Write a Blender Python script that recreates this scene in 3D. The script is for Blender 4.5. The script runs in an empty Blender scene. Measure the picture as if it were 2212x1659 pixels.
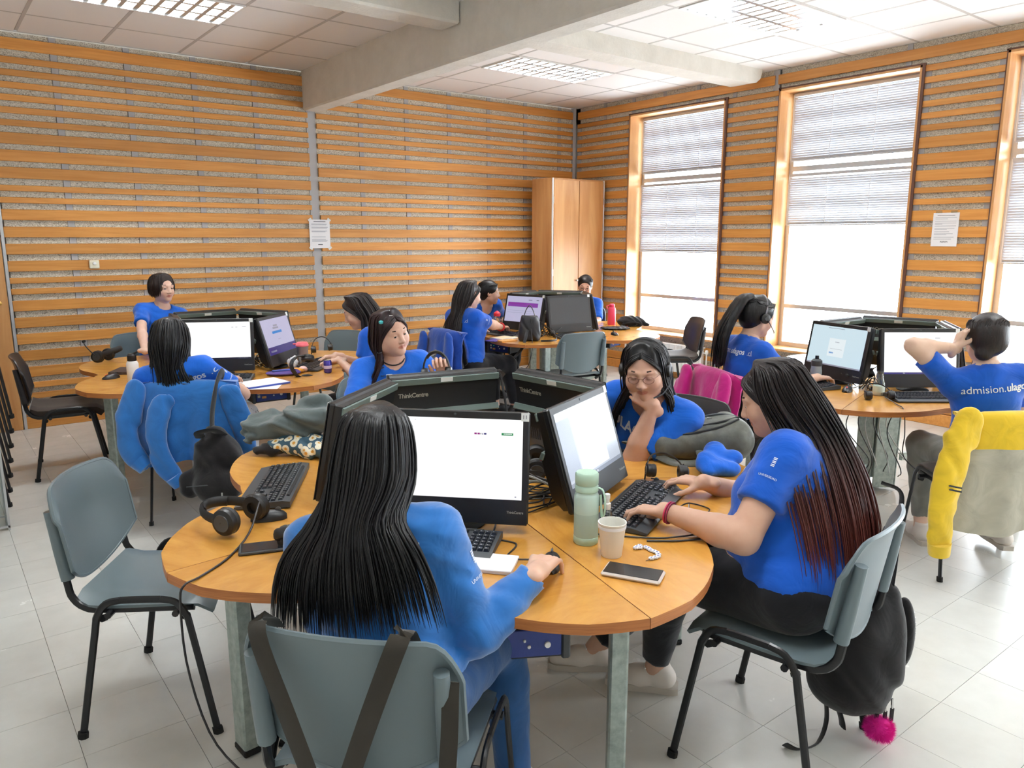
import bpy, bmesh, math, random
import numpy as np
from mathutils import Vector, Matrix, noise
from mathutils.bvhtree import BVHTree

random.seed(7)
RNG = np.random.default_rng(7)
SC = bpy.context.scene
COL = SC.collection
R = math.radians
PI = math.pi

# ---------------------------------------------------------------- camera, world, exposure
cam_d = bpy.data.cameras.new('camera'); cam = bpy.data.objects.new('camera', cam_d); COL.objects.link(cam)
cam_d.sensor_width = 36.0; cam_d.lens = 1642.0 * 36.0 / 2212.0
cam_d.clip_start = 0.05; cam_d.clip_end = 200
cam.location = (0, 0, 1.607)
cam.rotation_euler = (R(90 - 10.857), 0, R(52.273 - 90))
SC.camera = cam
SC.view_settings.view_transform = 'Standard'
SC.view_settings.look = 'None'
SC.view_settings.gamma = 1.0
SC.view_settings.use_curve_mapping = False
SC.view_settings.exposure = 0.48
SC.cycles.use_denoising = True
SC.cycles.max_bounces = 7
SC.cycles.diffuse_bounces = 5
SC.cycles.glossy_bounces = 3
SC.cycles.sample_clamp_indirect = 6.0
SC.cycles.caustics_reflective = False
SC.cycles.caustics_refractive = False

SKY = 18.0
LAMP = 140.0        # fluorescent tubes
world = bpy.data.worlds.new('world'); SC.world = world; world.use_nodes = True
bg = world.node_tree.nodes['Background']
bg.inputs['Color'].default_value = (0.84, 0.93, 1.0, 1); bg.inputs['Strength'].default_value = SKY

WIN = [(5.235, 6.605), (3.245, 4.60), (1.24, 2.60), (-0.76, 0.60), (-2.76, -1.40)]
WZ0, WZ1 = 0.475, 3.035
WX, WG, WY = 6.884, 7.12, 7.556     # inner face of the window wall, glazing plane, face of the slatted back wall
CEIL = 3.233
for y0, y1 in WIN:                    # sampling portals in the real window openings
    ld = bpy.data.lights.new('window_portal', 'AREA'); ld.shape = 'RECTANGLE'
    ld.size = WZ1 - WZ0; ld.size_y = y1 - y0; ld.cycles.is_portal = True
    lo = bpy.data.objects.new('window_portal', ld); COL.objects.link(lo)
    lo.location = (WG + 0.03, (y0 + y1) / 2, (WZ0 + WZ1) / 2); lo.rotation_euler = (0, R(90), 0)

# ---------------------------------------------------------------- materials
def s2l(v):
    v = v / 255.0
    return v / 12.92 if v <= 0.04045 else ((v + 0.055) / 1.055) ** 2.4
def C(r, g, b): return (s2l(r), s2l(g), s2l(b), 1.0)

def mat(name, col, rough=0.5, metal=0.0, spec=0.5, emit=None, estr=1.0, coat=0.0, sheen=0.0, alpha=None, trans=0.0):
    m = bpy.data.materials.new(name); m.use_nodes = True
    b = m.node_tree.nodes['Principled BSDF']
    b.inputs['Base Color'].default_value = col
    b.inputs['Roughness'].default_value = rough
    b.inputs['Metallic'].default_value = metal
    b.inputs['Specular IOR Level'].default_value = spec
    b.inputs['Coat Weight'].default_value = coat; b.inputs['Coat Roughness'].default_value = 0.22
    b.inputs['Sheen Weight'].default_value = sheen
    b.inputs['Transmission Weight'].default_value = trans
    if emit is not None:
        b.inputs['Emission Color'].default_value = emit; b.inputs['Emission Strength'].default_value = estr
    if alpha is not None: b.inputs['Alpha'].default_value = alpha
    return m

def nodes(m): return m.node_tree.nodes, m.node_tree.links, m.node_tree.nodes['Principled BSDF']
def ramp(N, stops):
    r = N.new('ShaderNodeValToRGB'); e = r.color_ramp.elements
    while len(e) < len(stops): e.new(0.5)
    for k, (p, c) in enumerate(stops): e[k].position = p; e[k].color = c
    return r
def coords(N, L, scale, obj_random=True, kind='Object'):
    tc = N.new('ShaderNodeTexCoord'); mp = N.new('ShaderNodeMapping'); mp.inputs['Scale'].default_value = scale
    L.new(tc.outputs[kind], mp.inputs['Vector'])
    if obj_random:
        oi = N.new('ShaderNodeObjectInfo'); mu = N.new('ShaderNodeMath'); mu.operation = 'MULTIPLY'; mu.inputs[1].default_value = 37.0
        L.new(oi.outputs['Random'], mu.inputs[0]); L.new(mu.outputs[0], mp.inputs['Location'])
    return mp
def noise_tex(N, L, vec, scale=1.0, detail=4.0, rough=0.55, dist=0.0):
    n = N.new('ShaderNodeTexNoise'); n.inputs['Scale'].default_value = scale; n.inputs['Detail'].default_value = detail
    n.inputs['Roughness'].default_value = rough; n.inputs['Distortion'].default_value = dist
    L.new(vec.outputs[0], n.inputs['Vector']); return n
def bump(N, L, b, fac, strength=0.2, dist=0.005):
    bp = N.new('ShaderNodeBump'); bp.inputs['Strength'].default_value = strength; bp.inputs['Distance'].default_value = dist
    L.new(fac, bp.inputs['Height']); L.new(bp.outputs[0], b.inputs['Normal']); return bp

def wood(name, dark, light, scale=(1.3, 16, 16), rough=0.4, vary=0.18, coat=0.0, dist=0.6):
    m = mat(name, light, rough, coat=coat); N, L, b = nodes(m)
    mp = coords(N, L, scale); n = noise_tex(N, L, mp, 1.6, 6, 0.6, dist)
    r = ramp(N, [(0.25, dark), (0.75, light)]); L.new(n.outputs['Fac'], r.inputs['Fac'])
    hs = N.new('ShaderNodeHueSaturation'); oi = N.new('ShaderNodeObjectInfo')
    mr = N.new('ShaderNodeMapRange'); mr.inputs['To Min'].default_value = 1 - vary; mr.inputs['To Max'].default_value = 1 + vary * 0.6
    L.new(oi.outputs['Random'], mr.inputs['Value']); L.new(mr.outputs[0], hs.inputs['Value'])
    L.new(r.outputs[0], hs.inputs['Color']); L.new(hs.outputs[0], b.inputs['Base Color'])
    return m

def fabric(name, col, fold=0.25, weave=900.0, rough=0.85, var=0.12, sheen=0.25):
    m = mat(name, col, rough, spec=0.2, sheen=sheen); N, L, b = nodes(m)
    mp = coords(N, L, (1, 1, 1)); n1 = noise_tex(N, L, mp, 9, 3, 0.5, 1.2)
    d = tuple(v * (1 - var) for v in col[:3]) + (1,); li = tuple(min(1, v * (1 + var)) for v in col[:3]) + (1,)
    r = ramp(N, [(0.3, d), (0.7, li)]); L.new(n1.outputs['Fac'], r.inputs['Fac']); L.new(r.outputs[0], b.inputs['Base Color'])
    bump(N, L, b, n1.outputs['Fac'], fold, 0.02)
    return m

M = {}
M['slat'] = wood('slat_wood', C(190, 124, 54), C(220, 158, 84), (1.0, 22, 22), 0.42)
M['ply'] = wood('plywood', C(188, 130, 74), C(218, 168, 112), (6, 6, 0.7), 0.42, 0.08)
M['top'] = wood('tabletop_wood', C(190, 128, 48), C(220, 162, 76), (2.2, 6, 6), 0.25, 0.06, coat=0.35, dist=1.5)
M['edge'] = wood('plywood_edge', C(150, 84, 36), C(196, 126, 64), (4, 4, 90), 0.45, 0.05)
def woodwool():
    m = mat('wood_wool', C(170, 160, 140), 0.95, spec=0.1); N, L, b = nodes(m)
    mp = coords(N, L, (28, 28, 60)); n = noise_tex(N, L, mp, 1.4, 8, 0.72, 2.6)
    r = ramp(N, [(0.38, C(118, 108, 92)), (0.49, C(216, 208, 190)), (0.64, C(250, 246, 236))]); L.new(n.outputs['Fac'], r.inputs['Fac'])
    L.new(r.outputs[0], b.inputs['Base Color']); bump(N, L, b, n.outputs['Fac'], 0.6, 0.012); return m
M['wool'] = woodwool()
M['batten'] = mat('grey_batten', C(176, 176, 178), 0.55)
def concrete():
    m = mat('painted_concrete', C(206, 203, 192), 0.8); N, L, b = nodes(m)
    mp = coords(N, L, (1, 1, 1), False); n = noise_tex(N, L, mp, 6, 6, 0.6); n2 = noise_tex(N, L, mp, 45, 3, 0.6)
    r = ramp(N, [(0.3, C(212, 209, 200)), (0.7, C(226, 223, 215))]); L.new(n.outputs['Fac'], r.inputs['Fac']); L.new(r.outputs[0], b.inputs['Base Color'])
    bump(N, L, b, n2.outputs['Fac'], 0.35, 0.01); return m
M['concrete'] = concrete()
def ceil_mat():
    m = mat('ceiling_tile', C(242, 240, 238), 0.9, spec=0.1); N, L, b = nodes(m)
    mp = coords(N, L, (1, 1, 1)); n = noise_tex(N, L, mp, 160, 2, 0.6); bump(N, L, b, n.outputs['Fac'], 0.25, 0.004); return m
M['ceil'] = ceil_mat()
M['tgrid'] = mat('ceiling_grid', C(196, 193, 190), 0.6)
M['plaster'] = mat('plaster', C(236, 232, 224), 0.85)
def floor_mat():
    m = mat('vinyl_tile', C(204, 204, 198), 0.22, spec=0.5); N, L, b = nodes(m)
    mp = coords(N, L, (1, 1, 1)); n = noise_tex(N, L, mp, 7, 5, 0.6)
    mp2 = coords(N, L, (26, 90, 26)); n2 = noise_tex(N, L, mp2, 1, 2, 0.5, 0.8)
    r = ramp(N, [(0.3, C(202, 202, 197)), (0.7, C(210, 210, 205))]); L.new(n.outputs['Fac'], r.inputs['Fac'])
    r2 = ramp(N, [(0.66, (1, 1, 1, 1)), (0.76, (0.84, 0.83, 0.82, 1))]); L.new(n2.outputs['Fac'], r2.inputs['Fac'])
    mx = N.new('ShaderNodeMix'); mx.data_type = 'RGBA'; mx.blend_type = 'MULTIPLY'; mx.inputs['Factor'].default_value = 0.0
    L.new(r.outputs[0], mx.inputs['A']); L.new(r2.outputs[0], mx.inputs['B'])
    hs = N.new('ShaderNodeHueSaturation'); oi = N.new('ShaderNodeObjectInfo'); mr = N.new('ShaderNodeMapRange')
    mr.inputs['To Min'].default_value = 0.97; mr.inputs['To Max'].default_value = 1.03
    L.new(oi.outputs['Random'], mr.inputs['Value']); L.new(mr.outputs[0], hs.inputs['Value']); L.new(mx.outputs['Result'], hs.inputs['Color'])
    L.new(hs.outputs[0], b.inputs['Base Color'])
    rr = ramp(N, [(0.3, (0.25, 0.25, 0.25, 1)), (0.8, (0.28, 0.28, 0.28, 1))]); L.new(n.outputs['Fac'], rr.inputs['Fac']); L.new(rr.outputs[0], b.inputs['Roughness'])
    return m
M['floor'] = floor_mat()
M['joint'] = mat('floor_joint', C(120, 118, 112), 0.9)
M['white'] = mat('white_paint', C(238, 238, 236), 0.4)
M['alu'] = mat('aluminium', C(205, 207, 210), 0.35, 0.6)
M['frame_brown'] = mat('brown_frame', C(92, 58, 44), 0.5)
M['blind'] = mat('blind_slat', C(196, 198, 204), 0.45, 0.2)
M['cord'] = mat('blind_cord', C(232, 232, 232), 0.8)
def galv():
    m = mat('galvanised_steel', C(158, 170, 164), 0.38, 0.45); N, L, b = nodes(m)
    mp = coords(N, L, (1, 1, 1)); n = noise_tex(N, L, mp, 38, 4, 0.6)
    r = ramp(N, [(0.3, C(140, 152, 147)), (0.7, C(178, 190, 184))]); L.new(n.outputs['Fac'], r.inputs['Fac']); L.new(r.outputs[0], b.inputs['Base Color']); return m
M['galv'] = galv()
M['blackmetal'] = mat('black_steel', C(24, 24, 27), 0.3, 0.2)
M['rubber'] = mat('black_rubber', C(18, 18, 18), 0.8)
M['greyplastic'] = mat('grey_plastic', C(104, 118, 124), 0.36)
M['darkplastic'] = mat('dark_plastic', C(40, 38, 40), 0.35)
M['seatcloth'] = fabric('dark_seat_cloth', C(58, 48, 42), 0.1)
M['black'] = mat('black_plastic', C(18, 18, 20), 0.42)
M['black2'] = mat('soft_black', C(27, 27, 29), 0.65)
M['charcoal'] = mat('charcoal_plastic', C(58, 62, 66), 0.45)
M['key'] = mat('key_cap', C(30, 33, 40), 0.35)
M['keymark'] = mat('key_legend', C(196, 198, 204), 0.5)
M['strip'] = mat('grey_green_strip', C(96, 112, 108), 0.42)
M['sticker'] = mat('white_sticker', C(226, 230, 228), 0.5)
M['silver'] = mat('silver_lettering', C(176, 176, 168), 0.4, 0.3)
M['red'] = mat('red_plastic', C(214, 44, 36), 0.4)
M['cable'] = mat('black_cable', C(26, 24, 24), 0.5)
M['gcable'] = mat('grey_cable', C(186, 190, 186), 0.5)
M['paper'] = mat('paper', C(240, 240, 242), 0.8)
M['ink'] = mat('ink', C(70, 70, 78), 0.8)
M['inkl'] = mat('faint_ink', C(176, 178, 188), 0.8)
M['gold'] = mat('brass', C(205, 165, 92), 0.3, 0.9)
M['chrome'] = mat('chrome', C(205, 205, 205), 0.18, 0.95)
M['text'] = mat('white_print', C(226, 232, 240), 0.7)
def glassmat(name, tint, fac=0.10, rough=0.03):
    m = bpy.data.materials.new(name); m.use_nodes = True; N = m.node_tree.nodes; L = m.node_tree.links
    N.remove(N['Principled BSDF']); t = N.new('ShaderNodeBsdfTransparent'); t.inputs[0].default_value = tint
    g = N.new('ShaderNodeBsdfGlossy'); g.inputs['Roughness'].default_value = rough
    lw = N.new('ShaderNodeLayerWeight'); lw.inputs['Blend'].default_value = 0.25
    ad = N.new('ShaderNodeMath'); ad.operation = 'ADD'; ad.inputs[1].default_value = fac; ad.use_clamp = True
    mu = N.new('ShaderNodeMath'); mu.operation = 'MULTIPLY'; mu.inputs[1].default_value = 0.5
    L.new(lw.outputs['Fresnel'], mu.inputs[0]); L.new(mu.outputs[0], ad.inputs[0])
    mx = N.new('ShaderNodeMixShader'); L.new(ad.outputs[0], mx.inputs[0]); L.new(t.outputs[0], mx.inputs[1]); L.new(g.outputs[0], mx.inputs[2])
    L.new(mx.outputs[0], N['Material Output'].inputs[0]); return m
M['glass'] = glassmat('window_glass', (1, 1, 1, 1), 0.03)
M['clear'] = glassmat('clear_plastic', (0.9, 0.94, 0.94, 1), 0.08)

# ---------------------------------------------------------------- mesh helpers
def smooth_by_angle(me, ang=40):
    me.shade_smooth()
    try: me.set_sharp_from_angle(angle=R(ang))
    except Exception: pass

def link(name, me, parent=None, loc=None, rot=None):
    o = bpy.data.objects.new(name, me); COL.objects.link(o)
    if parent is not None: o.parent = parent
    if loc is not None: o.location = loc
    if rot is not None: o.rotation_euler = rot
    return o

class MB:
    def __init__(s): s.v = []; s.f = []; s.mi = []; s.m = 0
    def mat(s, i): s.m = i; return s
    def add(s, vs, fs):
        n = len(s.v); s.v.extend([tuple(map(float, v)) for v in vs])
        for f in fs: s.f.append(tuple(i + n for i in f)); s.mi.append(s.m)
        return s
    def box(s, c, size, rot=None, bev=0.0):
        hx, hy, hz = (k / 2 for k in size); c = Vector(c)
        if bev <= 0:
            vs = [Vector((x, y, z)) for x in (-hx, hx) for y in (-hy, hy) for z in (-hz, hz)]
            fs = [(0, 1, 3, 2), (4, 6, 7, 5), (0, 4, 5, 1), (2, 3, 7, 6), (0, 2, 6, 4), (1, 5, 7, 3)]
        else:
            b = min(bev, hx * .99, hy * .99, hz * .99); vs = []; fs = []
            idx = {}
            for x in (-1, 1):
                for y in (-1, 1):
                    for z in (-1, 1):
                        for a in range(3):
                            p = [x * (hx - b), y * (hy - b), z * (hz - b)]; p[a] += (x, y, z)[a] * b
                            idx[(x, y, z, a)] = len(vs); vs.append(Vector(p))
            S = (-1, 1)
            for a in range(3):
                for g in S:
                    o = [k for k in range(3) if k != a]; q = []
                    for u, w in ((-1, -1), (1, -1), (1, 1), (-1, 1)):
                        k = [0, 0, 0]; k[a] = g; k[o[0]] = u; k[o[1]] = w; q.append(idx[(*k, a)])
                    if (g > 0) == (a == 1): q.reverse()
                    fs.append(tuple(q))
            for a in range(3):
                o = [k for k in range(3) if k != a]
                for u in S:
                    for w in S:
                        q = []
                        for g, ax in ((-1, o[0]), (1, o[0]), (1, o[1]), (-1, o[1])):
                            k = [0, 0, 0]; k[a] = g; k[o[0]] = u; k[o[1]] = w; q.append(idx[(*k, ax)])
                        if (u * w > 0) == (a == 1): q.reverse()
                        fs.append(tuple(q))
            for x in S:
                for y in S:
                    for z in S:
                        q = [idx[(x, y, z, a)] for a in range(3)]
                        if x * y * z < 0: q.reverse()
                        fs.append(tuple(q))
        if rot is not None: vs = [rot @ v for v in vs]
        return s.add([v + c for v in vs], fs)
    def tube(s, path, r, n=8, caps=True, flat=None, up=None):
        P = [Vector(p) for p in path]; m = len(P)
        rs = r if isinstance(r, (list, tuple)) else [r] * m
        T = [(P[min(i + 1, m - 1)] - P[max(i - 1, 0)]).normalized() for i in range(m)]
        ref = Vector(up) if up is not None else (Vector((0, 0, 1)) if abs(T[0].z) < 0.9 else Vector((1, 0, 0)))
        u = (ref - T[0] * ref.dot(T[0])).normalized(); vs = []
        for i in range(m):
            if up is not None: u = Vector(up)
            u = (u - T[i] * u.dot(T[i]))
            u = u.normalized() if u.length > 1e-6 else T[i].orthogonal().normalized()
            w = T[i].cross(u); fx, fy = flat if flat else (1, 1)
            for k in range(n):
                a = 2 * PI * k / n; vs.append(P[i] + (u * math.cos(a) * fx + w * math.sin(a) * fy) * rs[i])
        fs = [(i * n + k, i * n + (k + 1) % n, (i + 1) * n + (k + 1) % n, (i + 1) * n + k) for i in range(m - 1) for k in range(n)]
        if caps: fs += [tuple(range(n))[::-1], tuple((m - 1) * n + k for k in range(n))]
        return s.add(vs, fs)
    def lathe(s, prof, n=20, mtx=None, caps=True):
        vs = []; fs = []; m = len(prof)
        for r_, z in prof:
            for k in range(n):
                a = 2 * PI * k / n; vs.append(Vector((r_ * math.cos(a), r_ * math.sin(a), z)))
        fs = [(i * n + k, i * n + (k + 1) % n, (i + 1) * n + (k + 1) % n, (i + 1) * n + k) for i in range(m - 1) for k in range(n)]
        if caps: fs += [tuple(range(n))[::-1], tuple((m - 1) * n + k for k in range(n))]
        if mtx is not None: vs = [mtx @ v for v in vs]
        return s.add(vs, fs)
    def prism(s, poly, z0, z1, mtx=None, side=None):
        n = len(poly); vs = [Vector((x, y, z0)) for x, y in poly] + [Vector((x, y, z1)) for x, y in poly]
        if mtx is not None: vs = [mtx @ v for v in vs]
        m0 = s.m; s.add(vs, [tuple(range(n))[::-1], tuple(range(n, 2 * n))])
        if side is not None: s.m = side
        b = len(s.v) - 2 * n
        for k in range(n): s.f.append((b + k, b + (k + 1) % n, b + n + (k + 1) % n, b + n + k)); s.mi.append(s.m)
        s.m = m0; return s
    def sheet(s, P, th):
        """P: nu x nv grid of points -> closed sheet of thickness th"""
        P = np.array([[tuple(q) for q in row] for row in P], float); nu, nv = P.shape[:2]
        du = np.gradient(P, axis=0); dv = np.gradient(P, axis=1); nn = np.cross(du, dv); nn /= np.linalg.norm(nn, axis=2, keepdims=True) + 1e-9
        A = (P + nn * th / 2).reshape(-1, 3); B = (P - nn * th / 2).reshape(-1, 3); N0 = nu * nv
        id_ = lambda i, j: i * nv + j; fs = []
        for i in range(nu - 1):
            for j in range(nv - 1):
                q = (id_(i, j), id_(i + 1, j), id_(i + 1, j + 1), id_(i, j + 1)); fs.append(q); fs.append(tuple(k + N0 for k in q[::-1]))
        bd = [id_(i, 0) for i in range(nu)] + [id_(nu - 1, j) for j in range(1, nv)] + [id_(i, nv - 1) for i in range(nu - 2, -1, -1)] + [id_(0, j) for j in range(nv - 2, 0, -1)]
        for k in range(len(bd)):
            a, b = bd[k], bd[(k + 1) % len(bd)]; fs.append((b, a, a + N0, b + N0))
        return s.add(np.concatenate([A, B]), fs)
    def mesh(s, name, mats, smooth=True, ang=40):
        me = bpy.data.meshes.new(name); me.from_pydata(s.v, [], s.f)
        for m in (mats if isinstance(mats, (list, tuple)) else [mats]): me.materials.append(m)
        me.polygons.foreach_set('material_index', s.mi)
        me.update(); 
        if smooth: smooth_by_angle(me, ang)
        return me
    def build(s, name, mats, parent=None, loc=None, rot=None, smooth=True, ang=40):
        return link(name, s.mesh(name, mats, smooth, ang), parent, loc, rot)

def tag(o, label=None, cat=None, group=None, kind=None):
    if label: o['label'] = label
    if cat: o['category'] = cat
    if group: o['group'] = group
    if kind: o['kind'] = kind
    return o
def thing(name, label, cat, loc=(0, 0, 0), rz=0.0, group=None):
    o = bpy.data.objects.new(name, None); COL.objects.link(o); o.empty_display_size = 0.05
    o.location = loc; o.rotation_euler = (0, 0, rz); return tag(o, label, cat, group)
def kids(o): return [c for c in COL.objects if c.parent is o]
KIDS = {}
def copy_tree(o, parent=None):
    c = o.copy(); COL.objects.link(c); c.parent = parent
    for ch in list(o.children): copy_tree(ch, c)
    return c
def copy_thing(o, loc, rz, label, cat=None, group=None):
    c = copy_tree(o); c.location = loc; c.rotation_euler = (0, 0, rz); tag(c, label, cat, group)
    return c
def catmull(pts, n):
    P = [Vector(p) for p in pts]
    P = [P[0] * 2 - P[1]] + P + [P[-1] * 2 - P[-2]]; out = []; m = len(P) - 3
    for k in range(n):
        t = k / (n - 1) * m; i = min(int(t), m - 1); t -= i; a, b, c, d = P[i:i + 4]
        out.append(0.5 * ((2 * b) + (c - a) * t + (2 * a - 5 * b + 4 * c - d) * t * t + (3 * b - a - 3 * c + d) * t ** 3))
    return out
def text_obj(txt, size, material, parent, mtx, name='lettering', ext=0.0004, bold=0.0, shear=0.0, align='LEFT', spacing=1.0):
    cu = bpy.data.curves.new(name, 'FONT'); cu.body = txt; cu.size = size; cu.extrude = ext; cu.offset = bold; cu.shear = shear
    cu.align_x = align; cu.space_character = spacing; cu.resolution_u = 3
    o = bpy.data.objects.new(name, cu); COL.objects.link(o)
    me = bpy.data.meshes.new_from_object(o.evaluated_get(bpy.context.evaluated_depsgraph_get()))
    bpy.data.objects.remove(o); bpy.data.curves.remove(cu)
    me.materials.clear(); me.materials.append(material); me.name = name
    t = link(name, me, parent); t.matrix_local = mtx
    return t
def frame(origin, x, y):
    x = Vector(x).normalized(); y = Vector(y); y = (y - x * x.dot(y)).normalized(); z = x.cross(y)
    m = Matrix.Identity(4)
    for i in range(3): m[i][0], m[i][1], m[i][2], m[i][3] = x[i], y[i], z[i], origin[i]
    return m
# ---------------------------------------------------------------- room shell
X0, Y0 = -1.4, -2.9
def structure(name):
    o = bpy.data.objects.new(name, None); COL.objects.link(o); return tag(o, kind='structure')
SLATS = [(3.178, .09)] + [(z, .05) for z in (3.033, 2.937, 2.841, 2.745, 2.648, 2.550)] + [(z, .09) for z in (2.449, 2.313, 2.177)] + \
        [(2.034, .048), (1.938, .048)] + [(z, .088) for z in (1.841, 1.701, 1.562, 1.422)] + [(1.283, .048), (1.192, .048)] + \
        [(z, .088) for z in (1.093, .952, .814, .672, .532)] + [(.398, .05), (.306, .05)]
fl = MB().box((2.75, 2.33, -0.06), (8.6, 10.6, 0.11)).build('floor', M['joint']); tag(fl, kind='structure')
tile_me = MB().box((0, 0, -0.004), (0.3034, 0.3034, 0.008)).mesh('floor_tile', M['floor'], False)
cells = []
for i in range(-7, 21):
    for j in range(-18, 17):
        x, y = 0.543 + (i + .5) * .305, 2.515 + (j + .5) * .305
        if X0 < x < WX + .1 and Y0 < y < WY + .1: cells.append((x, y))
def inview(x, y):
    d = x * .601 + y * .777 ; s = x * .791 - y * .612
    return d > 0.75 and abs(s) < d * 0.72 + 0.25
cells.sort(key=lambda c: (not inview(*c), math.hypot(*c)))
for x, y in cells[:298]: link('floor_tile', tile_me, fl, (x, y, 0))
mb = MB()
for x, y in cells[298:]: mb.box((x, y, -0.004), (0.3034, 0.3034, 0.008))
tag(mb.build('floor_tile_field', M['floor'], fl, smooth=False), kind='stuff')

ce = MB().box((2.75, 2.33, CEIL + 0.20), (8.6, 10.6, 0.05)).build('ceiling', M['tgrid']); tag(ce, kind='structure')
mb = MB()
gx = [2.065 + .615 * k for k in range(-6, 9)]; gy = [6.97 - .61 * k for k in range(-1, 17)]
for x in gx: mb.box((x, 2.33, CEIL + .008), (.024, 10.4, .02))
for y in gy: mb.box((2.75, y, CEIL + .0085), (8.4, .024, .02))
mb.build('ceiling_grid', M['tgrid'], ce, smooth=False)
LAMPS = [(1.4575, 6.055), (5.1475, 6.055), (5.1475, 3.615), (1.4575, 3.615), (5.1475, 1.175), (1.4575, 1.175), (3.3, -1.265)]  # fixtures outside the view are added to brighten the room
ct_me = MB().box((0, 0, 0), (.594, .589, .014), None, .003).mesh('ceiling_tile', M['ceil'], False)
for x in gx[:-1]:
    for y in gy[:-1]:
        cx, cy = x + .3075, y - .305
        if any(abs(cx - lx) < .62 and abs(cy - ly) < .3 for lx, ly in LAMPS) or cx > WX + .1 or cx < X0 - .1 or cy > WY + .2: continue
        link('ceiling_tile', ct_me, ce, (cx, cy, CEIL + .006))
# downstand beams belong to the ceiling
def beam(x0, x1, y0, y1, z0, rnd=0.015):
    return MB().box(((x0 + x1) / 2, (y0 + y1) / 2, (z0 + CEIL + .03) / 2), (x1 - x0, y1 - y0, CEIL + .03 - z0), None, rnd).build('beam', M['concrete'], ce)
beam(3.218, 3.400, Y0, WY + .02, 2.856)
beam(X0, 3.215, 4.745, 4.985, 3.085)
# right cross beam with a rounded free end
poly = [(3.402, 3.085), (6.60, 3.085), (6.69, 3.10), (6.75, 3.14), (6.775, 3.20), (6.78, 3.262), (3.402, 3.262)]
MB().prism(poly, -4.985, -4.745, Matrix(((1, 0, 0, 0), (0, 0, -1, 0), (0, 1, 0, 0), (0, 0, 0, 1)))).build('beam', M['concrete'], ce)

slat_cache = {}
def slat(parent, a, b, z, hgt, axis, face, thick=.018):
    """one board from a to b along axis; z is its top edge"""
    k = (round(b - a, 3), hgt)
    if k not in slat_cache: slat_cache[k] = MB().box((0, 0, 0), (b - a, thick, hgt), None, .003).mesh('slat', M['slat'], False)
    o = link('slat', slat_cache[k], parent)
    if axis == 'x': o.location = ((a + b) / 2, face + thick / 2, z - hgt / 2)
    else: o.location = (face + thick / 2, (a + b) / 2, z - hgt / 2); o.rotation_euler = (0, 0, PI / 2)
    return o
# back wall with horizontal slats
wl = MB().box((2.75, WY + .13, 1.65), (8.6, .12, 3.4)).build('wall_back', M['plaster']); tag(wl, kind='structure')
bx = [3.30 + .5535 * k for k in range(-5, 7)]
for k, x in enumerate(bx):
    w = .095 if k == 5 else .05
    MB().box((x, WY + .044, 1.62), (w, .05, 3.2)).build('batten', M['batten'], wl, smooth=False)
edges = [.575] + [x for x in bx if x > .7] + [6.86]
for k in range(len(edges) - 1):
    a, b = edges[k], edges[k + 1]
    MB().box(((a + b) / 2, WY + .040, 1.62), (b - a - .056, .03, 3.2)).build('acoustic_panel', M['wool'], wl, smooth=False)
for z, hgt in SLATS:
    slat(wl, 0.59, 3.262, z, hgt, 'x', WY); slat(wl, 3.352, 6.845, z, hgt, 'x', WY)
slat(wl, .59, 6.845, .205, .095, 'x', WY)
bb = MB().box((3.72, WY - .002, .052), (6.3, .03, .104), None, .004).build('baseboard_back', M['slat']); tag(bb, kind='structure')
MB().box((6.855, WY + .02, 1.62), (.05, .05, 3.22)).build('batten', M['batten'], wl, smooth=False)
# plywood door at the far left of the back wall
dr = MB().box((-.42, WY + .0, 1.07), (1.96, .05, 2.14), None, .004).build('door_1', M['ply']); tag(dr, kind='structure')
MB().box((.577, WY - .01, .97), (.022, .04, 1.94)).build('door_edge_strip', M['alu'], dr, smooth=False)
MB().lathe([(.012, 0), (.017, .01), (.017, .02), (.008, .026)], 14, Matrix.Translation((.50, WY - .024, 1.08)) @ Matrix.Rotation(R(90), 4, 'X')).build('door_knob', M['gold'], dr)
MB().box((-.4, WY + .045, 2.7), (1.98, .05, 1.1)).build('wood_panel', M['ply'], wl)

# window wall
wr = bpy.data.objects.new('wall_right', None); COL.objects.link(wr); tag(wr, kind='structure')
mb = MB(); WB = 7.40
ys = [Y0] + [v for w in sorted(WIN) for v in w] + [WY + .1]
mb.box(((WX + .05 + WB) / 2, (Y0 + WY) / 2, WZ0 / 2), (WB - WX - .05, WY - Y0 + .2, WZ0))
mb.box(((WX + .05 + WB) / 2, (Y0 + WY) / 2, (WZ1 + 3.35) / 2), (WB - WX - .05, WY - Y0 + .2, 3.35 - WZ1))
for a, b in zip(ys[0::2], ys[1::2]): mb.box(((WX + .05 + WB) / 2, (a + b) / 2, 1.7), (WB - WX - .05, b - a, 3.4))
mb.build('wall_core', M['plaster'], wr, smooth=False)
SEAM = 4.655
for a, b in zip(ys[0::2], ys[1::2]):
    mid = (a + b) / 2
    if b > WY: b = WY - .02
    w = b - a
    MB().box((WX + .04, mid if b < WY - .1 else (a + b) / 2, 1.75), (.03, w - .10, 2.56)).build('acoustic_panel', M['wool'], wr, smooth=False)
    for y in (a + .035, b - .035): MB().box((WX + .037, y, 1.75), (.035, .06, 2.56)).build('batten', M['batten'], wr, smooth=False)
    for z, hgt in SLATS[1:-2]: slat(wr, a + .004, b - .004, z, hgt, 'y', WX)
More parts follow.
